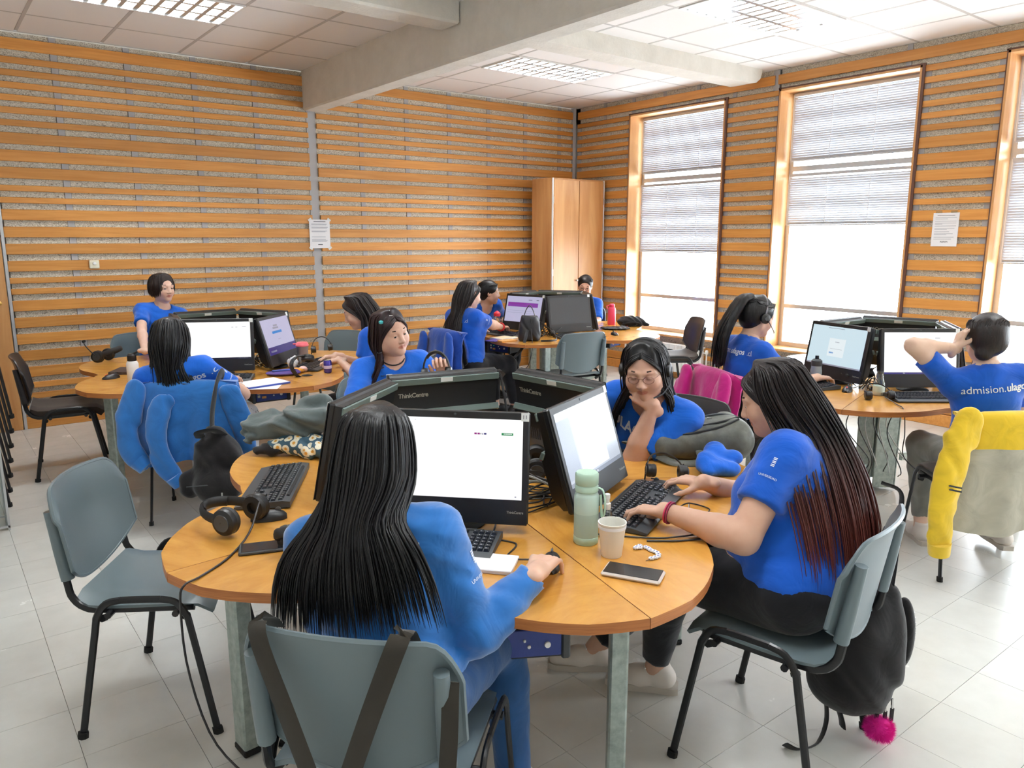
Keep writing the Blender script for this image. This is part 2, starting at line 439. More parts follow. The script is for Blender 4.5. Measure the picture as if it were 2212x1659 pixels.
for a, b in ((Y0, SEAM - .02), (SEAM + .02, WY - .03)):
    slat(wr, a, b, 3.178, .09, 'y', WX)
    for z, hgt in ((.398, .05), (.306, .05), (.205, .095)): slat(wr, a, b, z, hgt, 'y', WX)
    n = 6; e = [a + (b - a) * k / n for k in range(n + 1)]
    for k in range(n):
        for z0, z1 in ((.02, .465), (3.04, 3.23)):
            MB().box((WX + .04, (e[k] + e[k + 1]) / 2, (z0 + z1) / 2), (.03, e[k + 1] - e[k] - .05, z1 - z0)).build('acoustic_panel', M['wool'], wr, smooth=False)
            MB().box((WX + .037, e[k], (z0 + z1) / 2), (.035, .046, z1 - z0)).build('batten', M['batten'], wr, smooth=False)
MB().box((WX + .035, SEAM, 3.13), (.03, .05, .2)).build('batten', M['batten'], wr, smooth=False)
b2 = MB().box((WX + .004, (Y0 + WY) / 2, .052), (.03, WY - Y0 - .05, .104), None, .004).build('baseboard_right', M['slat']); tag(b2, kind='structure')
# remaining walls, behind and left of the camera
w = MB().box((2.75, Y0 - .06, 1.65), (8.6, .12, 3.4)).build('wall_front', M['plaster']); tag(w, kind='structure')
w = MB().box((X0 - .06, 2.33, 1.65), (.12, 10.6, 3.4)).build('wall_left', M['plaster']); tag(w, kind='structure')

for i, (a, b) in enumerate(WIN):
    wn = bpy.data.objects.new('window_%d' % (i + 1), None); COL.objects.link(wn); tag(wn, kind='structure')
    c = (a + b) / 2; xm = (WX + WG) / 2 - .005; dp = WG - WX + .02
    for y in (a + .009, b - .009): MB().box((xm, y, (WZ0 + WZ1) / 2), (dp, .018, WZ1 - WZ0)).build('jamb_board', M['ply'], wn)
    MB().box((xm, c, WZ1 - .009), (dp, b - a, .018)).build('head_board', M['ply'], wn)
    MB().box((xm - .01, c, WZ0 + .012), (dp + .03, b - a, .024), None, .004).build('sill_board', M['ply'], wn)
    f = MB()
    for y in (a + .04, b - .04): f.box((WG, y, (WZ0 + WZ1) / 2), (.05, .045, WZ1 - WZ0 - .04))
    for z in (WZ0 + .045, .917, 2.29, WZ1 - .045): f.box((WG, c, z), (.055, b - a - .06, .05 if z != .917 else .04))
    f.build('window_frame', M['alu'], wn, smooth=False)
    for z0, z1 in ((WZ0 + .07, .897), (.937, 2.265), (2.315, WZ1 - .07)):
        MB().box((WG, c, (z0 + z1) / 2), (.006, b - a - .12, z1 - z0)).build('pane', M['glass'], wn, smooth=False)
    MB().box((WX - .005, a - .012, (WZ0 + WZ1) / 2), (.02, .022, WZ1 - WZ0 + .03)).build('edge_trim', M['frame_brown'], wn, smooth=False)
    MB().box((WX - .005, b + .004, (WZ0 + WZ1) / 2), (.014, .012, WZ1 - WZ0 + .02)).build('edge_trim', M['frame_brown'], wn, smooth=False)
    MB().box((WX - .005, c, WZ1 + .008), (.014, b - a + .03, .014)).build('edge_trim', M['frame_brown'], wn, smooth=False)
    if i > 3: continue
    nm = ('far window nearest the cupboard', 'wide middle window behind the pillar', 'window at the edge beside the pillar notice', 'next window along the row')[i]
    for z1, z0, what in ((WZ1 - .03, 2.36, 'upper'), (2.24, (1.44, 1.73, 1.40, 1.7)[i], 'lower')):
        bl = thing('venetian_blind', '%s grey venetian blind in the %s' % (what, nm), 'blind', (WG - .055, c, z0), 0, 'venetian blinds')
        MB().box((0, 0, z1 - z0 - .015), (.03, b - a - .10, .03), None, .003).build('headrail', M['blind'], bl)
        s = MB(); z = .025
        
        while z < z1 - z0 - .04: s.box((0, 0, z), (.025, b - a - .11, .0012), Matrix.Rotation(R(60 + 7 * math.sin(z * 31 + i)), 3, 'Y')); z += .0215
        tag(s.build('slats', M['blind'], bl, smooth=False), kind='stuff')
        MB().box((0, 0, .006), (.024, b - a - .11, .012), None, .002).build('bottom_rail', M['blind'], bl)
        for y in (-.5, -.17, .17, .5): MB().box((-.014, y * (b - a - .1), (z1 - z0) / 2), (.0015, .004, z1 - z0 - .02)).build('ladder_cord', M['cord'], bl, smooth=False)

# radiators under the windows
def radiator(y0, y1, label):
    rd = thing('radiator', label, 'radiator', (WX - .06, (y0 + y1) / 2, .09), 0, 'radiators under the windows')
    Ln = y1 - y0; p = MB(); n = int(Ln / .035)
    vs = [];
    P = [[(-.035 - .006 * (1 - abs(math.cos(k * PI))) if False else -.035 - (.007 if k % 2 else 0), -Ln / 2 + Ln * k / (2 * n), z) for z in (.0, .02, .29, .31)] for k in range(2 * n + 1)]
    p.sheet(P, .008); p.build('front_panel', M['white'], rd, ang=20)
    MB().box((.0, 0, .155), (.05, Ln - .02, .29), None, .006).build('body', M['white'], rd)
    MB().box((-.005, 0, .312), (.075, Ln, .012), None, .004).build('top_grille', M['white'], rd)
    MB().tube([(-.01, -Ln / 2 - .05, -.08), (-.01, -Ln / 2 - .05, .26), (-.01, -Ln / 2, .26)], .009, 8).build('pipe', M['white'], rd)
    MB().lathe([(.0, 0), (.018, .002), (.02, .03), (.014, .045)], 14, Matrix.Translation((-.01, -Ln / 2 - .05, .25))).build('valve', M['white'], rd)
radiator(5.33, 6.5, 'white panel radiator under the far window beside the cupboard')
radiator(3.34, 4.5, 'white panel radiator under the middle window behind the window-side table')
radiator(1.34, 2.5, 'white panel radiator under the window nearest the yellow jacket')

# ceiling lights
tube_m = mat('fluorescent_tube', (1, 1, 1, 1), emit=(0.95, 0.985, 1.0, 1), estr=LAMP)
refl = mat('lamp_reflector', C(215, 222, 228), 0.2, 0.7)
lamp0 = thing('ceiling_light', '', 'lamp', (0, 0, CEIL))
MB().box((0, 0, .10), (1.2, .58, .01)).build('housing', M['white'], lamp0, smooth=False)
mb = MB()
for y in (-.287, .287): mb.box((0, y, .045), (1.215, .016, .11))
for x in (-.60, .60): mb.box((x, 0, .045), (.016, .58, .11))
mb.build('rim', M['white'], lamp0, smooth=False)
for y in (-.2, 0, .2): MB().tube([(-.57, y, .075), (.57, y, .075)], .013, 10).build('tube', tube_m, lamp0)
for y in (-.1, .1):
    MB().prism([(-.018, 0), (.018, 0), (.003, .075), (-.003, .075)], -.59, .59, Matrix(((0, 0, 1, 0), (1, 0, 0, y), (0, 1, 0, -.004), (0, 0, 0, 1)))).build('reflector_rail', refl, lamp0)
blade = MB().prism([(-.016, 0), (.016, 0), (.002, .055), (-.002, .055)], -.088, .088, Matrix(((1, 0, 0, 0), (0, 0, 1, 0), (0, 1, 0, 0), (0, 0, 0, 1)))).mesh('louver_blade', refl)
for y in (-.193, 0, .193):
    for k in range(11): link('louver_blade', blade, lamp0, (-.53 + .106 * k, y, -.003))
LN = ['louvred ceiling light over the far left table, cut by the top edge', 'louvred ceiling light above the back table left of the cupboard', 'glaring louvred ceiling light near the middle window',
      'unseen louvred ceiling light added over the front table', 'unseen louvred ceiling light added above the window-side aisle', 'unseen louvred ceiling light added above the camera', 'unseen louvred ceiling light added at the rear of the room']
for k, (x, y) in enumerate(LAMPS):
    if k == 0: lamp0.location = (x, y, CEIL); tag(lamp0, LN[0], 'lamp', 'ceiling lights')
    else: copy_thing(lamp0, (x, y, CEIL), 0, LN[k], 'lamp', 'ceiling lights')

# tall cupboard in the corner
cb = thing('cupboard', 'tall plywood cupboard with two doors in the room corner', 'cupboard', (6.42, 7.165, 0))
MB().box((0, .01, 1.153), (.84, .37, 2.306), None, .003).build('carcass', M['ply'], cb)
MB().box((0, -.176, .05), (.8, .01, .1)).build('plinth', M['ply'], cb)
for sx, x0, x1 in ((-1, -.405, .0), (1, .004, .405)):
    d = MB().box(((x0 + x1) / 2, -.187, 1.2), (x1 - x0 - .006, .018, 2.17), None, .002).build('door', M['ply'], cb)
    for z in (.35, 1.2, 2.05): MB().box((sx * .408, -.19, z), (.012, .012, .08)).build('hinge', M['silver'], d, smooth=False)
    MB().lathe([(.006, 0), (.006, .012), (.012, .016), (.012, .024), (.004, .027)], 10, Matrix.Translation((sx * .03, -.196, 1.1)) @ Matrix.Rotation(R(90), 4, 'X')).build('knob', M['silver'], d)
for x in (-.416, .416): MB().box((x, -.186, 1.153), (.012, .02, 2.30)).build('edge_strip', M['white'], cb, smooth=False)
# ---------------------------------------------------------------- tables
ZT = 0.72
RA = [0, 8, 13, 20, 25, 30, 36]; RR = [1.095, 1.07, 1.035, .975, .92, .862, .83]
def lobe(t): return float(np.interp(abs((t + 36) % 72 - 36), RA, RR))
def pol(c, ang, r, z=0.0): return Vector((c[0] + r * math.cos(R(ang)), c[1] + r * math.sin(R(ang)), z))
TABLES = {'near': ((1.528, 2.185), 41), 'left': ((1.681, 5.44), 62), 'back': ((4.87, 5.64), 1), 'right': ((4.82, 2.33), 52)}
def seat_ang(t, k): return (TABLES[t][1] + 36 + 72 * k) % 360
mb = MB(); poly = [(.004 * math.cos(R(36)), .004 * math.sin(R(36)))] + [(lobe(t) * math.cos(R(t)), lobe(t) * math.sin(R(t))) for t in [0.06] + list(np.arange(2, 71, 2.0)) + [71.94]]
mb.prism(poly, ZT - .028, ZT, None, 1)
me_mod = mb.mesh('tabletop_module', [M['top'], M['edge']], True, 30)
me_leg = MB().box((0, 0, .355), (.052, .078, .67), None, .006).mesh('leg', M['galv'])
me_foot = MB().box((0, 0, .012), (.056, .082, .024), None, .005).mesh('rubber_foot', M['rubber'])
def make_table(key, label):
    c, a = TABLES[key]; t = thing('lobed_table', label, 'table', (c[0], c[1], 0), 0, 'lobed computer tables')
    for k in range(5):
        link('tabletop_module', me_mod, t, (0, 0, 0), (0, 0, R(a + 72 * k)))
        ang = a + 72 * k + (-8 if k in (2, 1) else 8 if k == 3 else 6); r_ = .87 if k == 2 else .80
        l = link('leg', me_leg, t, pol((0, 0), ang, r_), (0, 0, R(a + 72 * k + (0 if k != 3 else 62)))); link('rubber_foot', me_foot, l)
        d = pol((0, 0), ang, 1)
        MB().box((0, 0, 0), (r_ - .2, .03, .05)).build('rail', M['galv'], t, pol((0, 0), ang, r_ / 2 + .08, ZT - .055), (0, 0, R(ang)), False)
        s = pol((0, 0), a + 36 + 72 * k, 1)
    for k in range(5):
        an = a + 36 + 72 * k
        MB().box((0, 0, .36), (.012, .135, .66), None, .004).build('cable_duct_panel', M['galv'], t, pol((0, 0), an, .105), (0, 0, R(an)))
        p0 = pol((0, 0), an - 30, .72, .17); p1 = pol((0, 0), an + 30, .72, .17)
    for k in (0, 2, 4):
        ang = a + 72 * k + (-8 if k == 2 else 6); MB().box((0, 0, 0), (.56, .025, .05)).build('lower_rail', M['galv'], t, pol((0, 0), ang, .5, .18), (0, 0, R(ang)), False)
    return t
make_table('near', 'large lobed plywood table in front, around which the four nearest people sit')
make_table('left', 'lobed plywood table at the far left by the slatted back wall')
make_table('back', 'lobed plywood table in front of the tall cupboard')
make_table('right', 'lobed plywood table by the middle window at the right')

# ---------------------------------------------------------------- chairs
def back_pts(w=.235):
    P = []
    for i in range(27):
        u = math.sin(PI / 2 * (-1 + 2 * i / 26)); a = abs(u); row = []
        zt = .828 - .012 * a * a - .075 * max(0, (a - .72) / .28) ** 2.6; zb = .485 + .085 * a ** 2.2 + .0 * max(0, (a - .8))
        for j in range(9):
            v = j / 8; z = zb + (zt - zb) * v; y = -.235 - .055 * (z - .49) / .34 + .05 * u * u
            row.append((u * w, y - (.012 * (v > .99)), z))
        P.append(row)
    return P
def make_chair(plastic, cloth, label, cat='chair', grp=None):
    c = thing('visitor_chair', label, cat, (0, 0, 0), 0, grp)
    MB().sheet(back_pts(), .009).build('backrest', plastic, c, ang=50)
    rim = MB(); P = back_pts(); loop = [P[i][0] for i in range(27)] + [P[26][j] for j in range(1, 9)] + [P[i][8] for i in range(25, -1, -1)] + [P[0][j] for j in range(7, 0, -1)]
    rim.tube(loop + [loop[0]], .007, 6, False); rim.build('backrest_rim', plastic, c)
    for sx in (-1, 1):
        MB().tube([(sx * .205, -.232, .53), (sx * .205, -.246, .62), (sx * .205, -.266, .76)], [.021, .020, .017], 10, flat=(1, 1)).build('socket', plastic, c)
    P = []
    for i in range(11):
        u = -1 + 2 * i / 10; row = []
        for j in range(11):
            v = -1 + 2 * j / 10; z = .452 - .012 * (1 - u * u) * (1 - v * v) - .035 * max(0, (v - .72) / .28) ** 2 + .02 * max(0, (-v - .7) / .3) ** 2 - .015 * max(0, (abs(u) - .8) / .2) ** 2
            row.append((u * (.222 - .018 * max(0, (abs(v) - .6) / .4) ** 2), v * .215, z))
        P.append(row)
    if cloth is None: MB().sheet(P, .012).build('seat', plastic, c, ang=60)
    else: MB().sheet([[(a, b, z + .012) for a, b, z in row] for row in P], .045).build('seat', cloth, c, ang=60)
    bm_ = M['blackmetal']
    for sx in (-1, 1):
        x = sx * .252
        f = [(x + sx * .012, .222, .0), (x, .158, .36), (x, .145, .42), (x, .115, .463), (x, .07, .474)]
        r_ = [(x + sx * .012, -.212, .0), (x, -.145, .36), (x, -.132, .42), (x, -.10, .463), (x, -.055, .474)]
        for pth in (f, r_):
            l = MB().tube(catmull(pth, 13), .0122, 8, flat=(.62, 1.0), up=(1, 0, 0)).build('leg', bm_, c)
            MB().tube([pth[0], (pth[0][0] * 1.0, pth[0][1] * .985, .022)], .016, 8, flat=(.8, 1.1), up=(1, 0, 0)).build('foot_cap', M['rubber'], l)
        MB().tube([f[-1], (x, 0.015, .475), r_[-1]], .0122, 8, flat=(.62, 1.0), up=(1, 0, 0)).build('side_rail', bm_, c)
        MB().tube(catmull([(sx * .215, .16, .428), (sx * .212, -.12, .425), (sx * .21, -.185, .432), (sx * .208, -.222, .465), (sx * .206, -.236, .52), (sx * .205, -.262, .74)], 16), .013, 8, flat=(.7, 1), up=(1, 0, 0)).build('back_upright', bm_, c)
    for y in (.11, -.10): MB().tube([(-.25, y, .42), (.25, y, .42)], .011, 8).build('cross_bar', bm_, c)
    for y in (.135, -.125):
        for sx in (-1, 1): MB().tube([(sx * .235, y, .405), (sx * .215, y, .398)], .012, 8).build('stacking_stop', M['rubber'], c)
    return c
CH = {}
def place_chair(x, y, face, label, kind='grey', lift=0.0, grp='visitor chairs'):
    """face: direction the sitter looks, degrees from +X"""
    if kind not in CH:
        o = make_chair(M['greyplastic'] if kind == 'grey' else M['darkplastic'], None if kind == 'grey' else M['seatcloth'], label, 'chair', grp); CH[kind] = o
        o.location = (x, y, lift); o.rotation_euler = (0, 0, R(face - 90)); return o
    return copy_thing(CH[kind], (x, y, lift), R(face - 90), label, 'chair', grp)
C_FRONT = place_chair(.795, 1.50, 41, 'grey plastic chair in front with crossed bag straps over its backrest')
place_chair(.575, 2.72, -34, 'empty grey plastic chair at the left of the front table')
C_P2 = place_chair(2.015, 1.225, 103, 'grey plastic chair under the woman with reddish brown hair, black backpack hanging on it')
place_chair(2.71, 2.335, 190, 'chair with black backrest under the woman resting her chin on her hand', 'dark')
place_chair(1.96, 3.63, 257, 'chair under the woman holding up headphones')
place_chair(.72, 6.04, -8, 'empty dark upholstered chair at the far left beside the back wall', 'dark')
place_chair(1.22, 4.55, 60, 'chair carrying the light blue hoodie and slung black bag', 'dark')
place_chair(1.43, 6.66, 275, 'grey chair under the young man against the back wall')
place_chair(2.53, 4.62, 140, 'dark chair under the girl with a hair clip, bent over her keyboard', 'dark')
place_chair(2.62, 5.85, 206, 'empty grey chair behind the tilted lilac screen of the far left table')
place_chair(3.77, 5.47, 0, 'chair carrying the royal blue sweatshirt at the back table', 'dark')
place_chair(4.66, 6.64, 262, 'chair under the person half hidden beyond the back table')
place_chair(4.42, 4.92, 80, 'empty grey chair at the back table in front of the switched off screen')
place_chair(5.98, 6.40, 220, 'chair under the woman with glasses in front of the cupboard', 'dark')
place_chair(5.86, 4.98, 148, 'dark chair at the right end of the back table by the radiator', 'dark')
place_chair(3.93, 2.68, 338, 'dark chair draped with the magenta hoodie, under the girl with the ponytail', 'dark')
place_chair(5.14, 3.48, 270, 'pale grey chair in front of the middle window')
place_chair(4.02, 1.42, 50, 'black framed chair carrying the yellow and grey jacket', 'dark')
# stack of spare chairs on the far left
for k in range(7):
    place_chair(-.06 + .012 * k, 5.30 + .05 * k * .3, 60, ('lowest chair', 'second chair', 'third chair', 'fourth chair', 'fifth chair', 'sixth chair', 'topmost chair')[k] + ' of the dark stack at the left edge', 'grey', .088 * k, 'stacked chairs at the left edge')

# ---------------------------------------------------------------- all-in-one computers
SCR = {}
def scr_mat(name, col, k=1.0):
    if name not in SCR: SCR[name] = mat('screen_' + name, C(10, 10, 12), 0.25, emit=col, estr=k * .74)
    return SCR[name]
W_, H_ = .458, .345
def make_computer(key, ang, r=.41, label='', tilt=11, off=0.0, turn=0.0, screen=None, sticker='', nseat=0):
    c = TABLES[key][0]; p = pol(c, ang, r, ZT); side = pol((0, 0), ang + 90, off); p += side
    t = thing('desktop_computer', label, 'computer', p, R(ang - 90 + turn), 'all-in-one computers')
    T = Matrix.Translation((0, 0, .026)) @ Matrix.Rotation(R(tilt), 4, 'X')
    def bld(m_, name, mats, parent=t, **k):
        o = m_.build(name, mats, parent, **k); o.matrix_local = (parent is t and T or Matrix.Identity(4)); return o
    h = MB().box((0, .004, H_ / 2), (W_, .026, H_), None, .006)
    P = [[(x, y, z) for x, y, z in ((-w_, -.006, z_), (-w_ * .97, -d_, z_), (w_ * .97, -d_, z_), (w_, -.006, z_))] for w_, d_, z_ in ((.219, .03, .012), (.222, .058, .06), (.224, .058, .185), (.226, .036, .215), (.226, .030, H_ - .006))]
    q = []
    for row in P: q += row
    fs = []
    for i in range(4):
        for j in range(3): fs.append((i * 4 + j, (i + 1) * 4 + j, (i + 1) * 4 + j + 1, i * 4 + j + 1))
        fs.append((i * 4 + 3, (i + 1) * 4 + 3, (i + 1) * 4, i * 4))
    fs += [(0, 1, 2, 3), (19, 18, 17, 16)]
    h.add(q, fs); bld(h, 'housing', M['black'])
    bld(MB().box((0, -.034, H_ - .020), (.450, .008, .026), None, .002), 'back_strip', M['strip'])
    bld(MB().box((0, -.0495, .200), (.450, .014, .026), Matrix.Rotation(R(-36), 3, 'X'), .002), 'back_strip', M['strip'])
    bld(MB().box((0, -.0585, .16), (.115, .004, .012)).box((0, -.0585, .105), (.10, .003, .05)), 'carry_slot', M['rubber'], smooth=False)
    v = MB()
    for k in range(9): v.box((-.19 + k * .012, -.059, .10), (.006, .002, .05))
    for k in range(4): v.box((.10 + k * .022, -.0595, .035), (.014, .003, .01))
    bld(v, 'vent_and_ports', M['charcoal'], smooth=False)
    bld(MB().box((.0, -.0385, H_ - .018), (.050, .002, .017)), 'asset_sticker', M['sticker'], smooth=False)
    text_obj('ThinkCentre', .026, M['silver'], t, T @ frame((-.195, -.0345, .262), (1, 0, 0), (0, 0, 1)), spacing=.9, bold=.0004)
    # front
    bld(MB().box((0, .0185, H_ / 2), (W_ - .002, .004, H_ - .002), None, .002), 'bezel', M['black'])
    sm, parts = SCREENS[screen] if screen else (M['offscreen'], [])
    sc = bld(MB().box((0, .0205, .200), (.420, .0016, .244)), 'screen', sm, smooth=False)
    for x, z, w, hh, m_ in parts:     # x,z from the top left corner as the user sees it, in screen fractions
        o = MB().box((.210 - (x + w / 2) * .420, .0216, .322 - (z + hh / 2) * .244), (w * .420, .0006, hh * .244)).build('screen_window', m_, sc, smooth=False)
    bld(MB().lathe([(.003, 0), (.0045, .001), (.003, .0016)], 10, Matrix.Translation((0, .0205, .334)) @ Matrix.Rotation(R(-90), 4, 'X')), 'webcam', M['charcoal'])
    bld(MB().box((-.216, .0212, .331), (.024, .0012, .026)), 'number_sticker', M['sticker'], smooth=False)
    if sticker: text_obj(sticker, .017, M['ink'], t, T @ frame((-.207, .0222, .325), (-1, 0, 0), (0, 0, 1)), ext=.0002)
    text_obj('ThinkCentre', .011, M['silver'], t, T @ frame((-.165, .0208, .036), (-1, 0, 0), (0, 0, 1)), spacing=.9)
    st = MB().lathe([(.085, 0), (.088, .004), (.08, .010), (.03, .014)], 28, Matrix.Translation((0, -.06, 0))).build('stand_base', M['black2'], t)
    MB().tube([(0, -.10, .01), (0, -.105, .08), (0, -.085, .17)], .017, 8, flat=(1.6, .6), up=(1, 0, 0)).build('stand_neck', M['black'], t)
    return t
M['offscreen'] = mat('dark_screen', C(64, 68, 72), 0.22)
WHT = scr_mat('white', (1, 1, 1, 1), 1.05); LIL = scr_mat('lilac', C(188, 186, 216), .9); PBL = scr_mat('pale_blue', C(206, 228, 238), .95)
GRD = scr_mat('page_grey', C(196, 204, 218), .95); G2 = scr_mat('page_side', C(176, 186, 204), .95); DK = scr_mat('dark_bar', C(34, 36, 60), .6); PUR = scr_mat('purple', C(132, 62, 160), .9)
IND = scr_mat('indigo', C(58, 52, 128), .8); BLU = scr_mat('link_blue', C(44, 130, 206), .9); GRN = scr_mat('green_button', C(30, 140, 80), .9); GTX = scr_mat('grey_text', C(150, 150, 165), .9); PINK = scr_mat('magenta_logo', C(150, 40, 130), .9)
SCREENS = {
 'white11': (WHT, [(.645, .175, .018, .022, PINK), (.668, .175, .018, .022, PINK), (.69, .178, .006, .018, DK), (.704, .178, .006, .02, IND), (.716, .175, .018, .022, IND), (.845, .168, .085, .03, GRN), (.86, .176, .06, .010, WHT), (.95, .955, .012, .014, GTX), (.1, .03, .006, .006, GTX), (.2, .034, .006, .006, GTX)]),
 'docs': (GRD, [(0, 0, 1, .11, scr_mat('pale_band', C(214, 222, 226), .95)), (0, .11, .22, .80, G2), (.24, .12, .52, .80, WHT), (.0, .945, 1, .055, scr_mat('taskbar_grey', C(150, 158, 172), .9)), (.36, .962, .02, .022, WHT), (.4, .962, .02, .022, WHT), (.44, .962, .02, .022, WHT), (.48, .962, .02, .022, WHT)]),
 'whitebar': (WHT, [(.0, .955, 1, .045, DK), (.28, .963, .02, .026, PUR), (.32, .963, .02, .026, BLU), (.36, .963, .02, .026, WHT), (.72, .14, .03, .012, GTX), (.78, .14, .03, .012, GTX), (.88, .115, .06, .012, GTX), (.8, .966, .16, .016, GTX)]),
 'lilac': (LIL, [(.36, .25, .2, .05, GTX), (.4, .18, .14, .05, GTX), (.3, .36, .34, .07, BLU), (.0, .78, 1, .22, IND), (.06, .88, .2, .05, GTX), (.44, .6, .1, .01, GTX)]),
 'purplebar': (LIL, [(.04, .24, .86, .17, PUR), (.06, .28, .5, .02, PINK), (.62, .12, .1, .02, DK), (.84, .12, .07, .02, DK), (.04, .56, .8, .008, GTX), (.04, .64, .7, .008, GTX)]),
 'login': (PBL, [(.36, .3, .3, .46, scr_mat('card', C(230, 240, 244), .95)), (.47, .38, .08, .02, GTX), (.4, .56, .22, .008, GTX), (.39, .65, .08, .04, BLU), (0, .965, 1, .035, GTX), (.3, .04, .3, .012, GTX)]),
 'whitelog': (WHT, [(.0, .955, 1, .045, IND), (.7, .13, .07, .015, GTX), (.26, .963, .03, .026, WHT), (.32, .963, .03, .026, PUR)]),
}
TN = {'near': 'front table', 'left': 'far left table', 'back': 'back table', 'right': 'window-side table'}
make_computer('near', 221, .43, 'black computer with bright white page and sticker 11, before the woman with straight black hair', 9, .035, 3, 'white11', '11')
make_computer('near', 293, .46, 'tilted computer with a document page on screen, before the woman with reddish brown hair', 17, .05, 0, 'docs')
make_computer('near', 5, .46, 'black computer seen from behind, before the woman resting her chin', 12, -.03, 0)
make_computer('near', 77, .40, 'black computer back with full lettering, before the woman holding headphones', 10, .0, 0)
make_computer('near', 147, .46, 'computer seen edge-on behind the black-haired woman on the front table', 12, 0, -19)
make_computer('left', 242, .40, 'computer with white page on the far left table, before the girl with wavy black hair', 9, 0, 0, 'whitebar', '')
make_computer('left', 314, .41, 'tilted computer with lilac page and indigo footer on the far left table', 16, 0, 0, 'lilac')
make_computer('left', 26, .40, 'computer back showing between the two lit screens of the far left table', 10)
make_computer('left', 98, .40, 'computer back in front of the young man at the far left table', 10)
make_computer('left', 170, .40, 'computer edge-on behind the girl with wavy black hair at the far left table', 10)
make_computer('back', 181, .40, 'computer with purple banner page at the back table', 14, 0, 12, 'purplebar')
make_computer('back', 253, .41, 'switched off grey screen at the back table behind the empty chair', 11, 0, 6)
make_computer('back', 325, .40, 'computer seen edge-on at the right of the back table', 12)
make_computer('back', 37, .40, 'computer back before the woman with glasses by the cupboard', 11)
make_computer('back', 109, .40, 'computer back beyond the purple banner screen', 11)
make_computer('right', 160, .41, 'computer with pale blue login card on the window-side table', 10, 0, 6, 'login')
make_computer('right', 232, .41, 'computer with white page before the person holding their head', 9, 0, 0, 'whitelog')
make_computer('right', 304, .40, 'computer seen edge-on at the far right of the window-side table', 11)
make_computer('right', 16, .40, 'computer back lit by the window on the window-side table', 10)
make_computer('right', 88, .40, 'silvery computer back behind the login screen on the window-side table', 14)

# ---------------------------------------------------------------- keyboards and mice
key_me = {}
def make_keyboard(p, ang, label, keys=True):
    t = thing('keyboard', label, 'keyboard', p, R(ang - 90), 'keyboards')
    Pk = Matrix.Rotation(R(-4), 4, 'X')
    b = MB().prism([(-.085, .004), (.095, .003), (.097, .010), (.060, .017), (-.06, .028), (-.085, .024)], -.225, .225, Matrix(((0, 0, 1, 0), (1, 0, 0, 0), (0, 1, 0, 0), (0, 0, 0, 1))))
    b.build('case', M['charcoal'], t, ang=20)
    MB().tube([(-.17, -.07, .026), (.17, -.07, .026)], .006, 6).build('top_ridge', M['black2'], t)
    spots = []
    for rix in range(6):
        y = -.052 + rix * .0192 + (.005 if rix else 0)
        x = .214
        ws = [1] * 15
        if rix == 0: ws = [1.15] * 13
        if rix == 2: ws = [1.5] + [1] * 12 + [1.5]
        if rix == 3: ws = [1.75] + [1] * 11 + [2.25]
        if rix == 4: ws = [2.25] + [1] * 10 + [2.75 - 1]
        if rix == 5: ws = [1.4, 1.2, 1.3, 6.2, 1.3, 1.2, 1.2, 1.2]
        tot = sum(ws); k_ = .282 / tot
        for w in ws: spots.append((x - w * k_ / 2, y, w * k_)); x -= w * k_
        nav = {0: 3, 1: 3, 2: 3, 3: 0, 4: 1, 5: 3}[rix]
        for i in range(nav): spots.append((-.083 - i * .0188 - (.0188 if rix == 4 else 0), y, .0188))
        for i in range(4): spots.append((-.150 - i * .0188, y, .0188))
    if keys:
        for x, y, w in spots:
            k = round(w, 4)
            if k not in key_me:
                m_ = MB(); a, c_ = w / 2 - .0012, w / 2 - .0035
                m_.add([(-a, -.0082, 0), (a, -.0082, 0), (a, .0082, 0), (-a, .0082, 0), (-c_, -.006, .008), (c_, -.006, .008), (c_, .0055, .0075), (-c_, .0055, .0075)], [(3, 2, 1, 0), (4, 5, 6, 7), (0, 1, 5, 4), (1, 2, 6, 5), (2, 3, 7, 6), (3, 0, 4, 7)])
                m_.mat(1).add([(.0005, -.003, .0081), (.004 if w < .05 else .001, -.003, .0081), (.004 if w < .05 else .001, .001, .0081), (.0005, .001, .0081)], [(0, 1, 2, 3)])
                key_me[k] = m_.mesh('key', [M['key'], M['keymark']], False)
            link('key', key_me[k], t, (x, y, .0255 - (y + .05) * .085))
    else:
        m_ = MB()
        for x, y, w in spots: m_.box((x, y, .0285 - (y + .05) * .085), (w - .004, .0145, .008))
        tag(m_.build('keys', M['key'], t, smooth=False), kind='stuff')
    return t
def KP(key, ang, r=.565, off=0.0): return pol(TABLES[key][0], ang, r, ZT) + pol((0, 0), ang + 90, off)
make_keyboard((1.085, 1.835, ZT), 221, 'black keyboard under the bright screen with sticker 11')
make_keyboard((.935, 2.60, ZT), 149, 'black keyboard by the empty seat beside the big headset')
make_keyboard((1.812, 1.648, ZT), 295, 'black keyboard under the hands of the woman with reddish brown hair')
make_keyboard((2.16, 2.33, ZT), 5, 'keyboard hidden behind the computer before the chin-resting woman', False)
make_keyboard(KP('near', 77), 77, 'keyboard behind the computer before the woman holding headphones', False)
make_keyboard(KP('left', 242, .60, .02), 242, 'keyboard under the white screen of the far left table', False)
make_keyboard(KP('left', 314, .62, .06), 314, 'keyboard under the hands of the girl with a hair clip', False)
make_keyboard(KP('back', 181, .62), 181, 'keyboard under the purple banner screen', False)
make_keyboard(KP('back', 253, .60), 255, 'keyboard under the switched off grey screen', False)
make_keyboard(KP('right', 160, .60, -.02), 160, 'keyboard under the pale blue login screen', False)
make_keyboard((4.40, 1.86, ZT), 232, 'keyboard before the person holding their head', False)

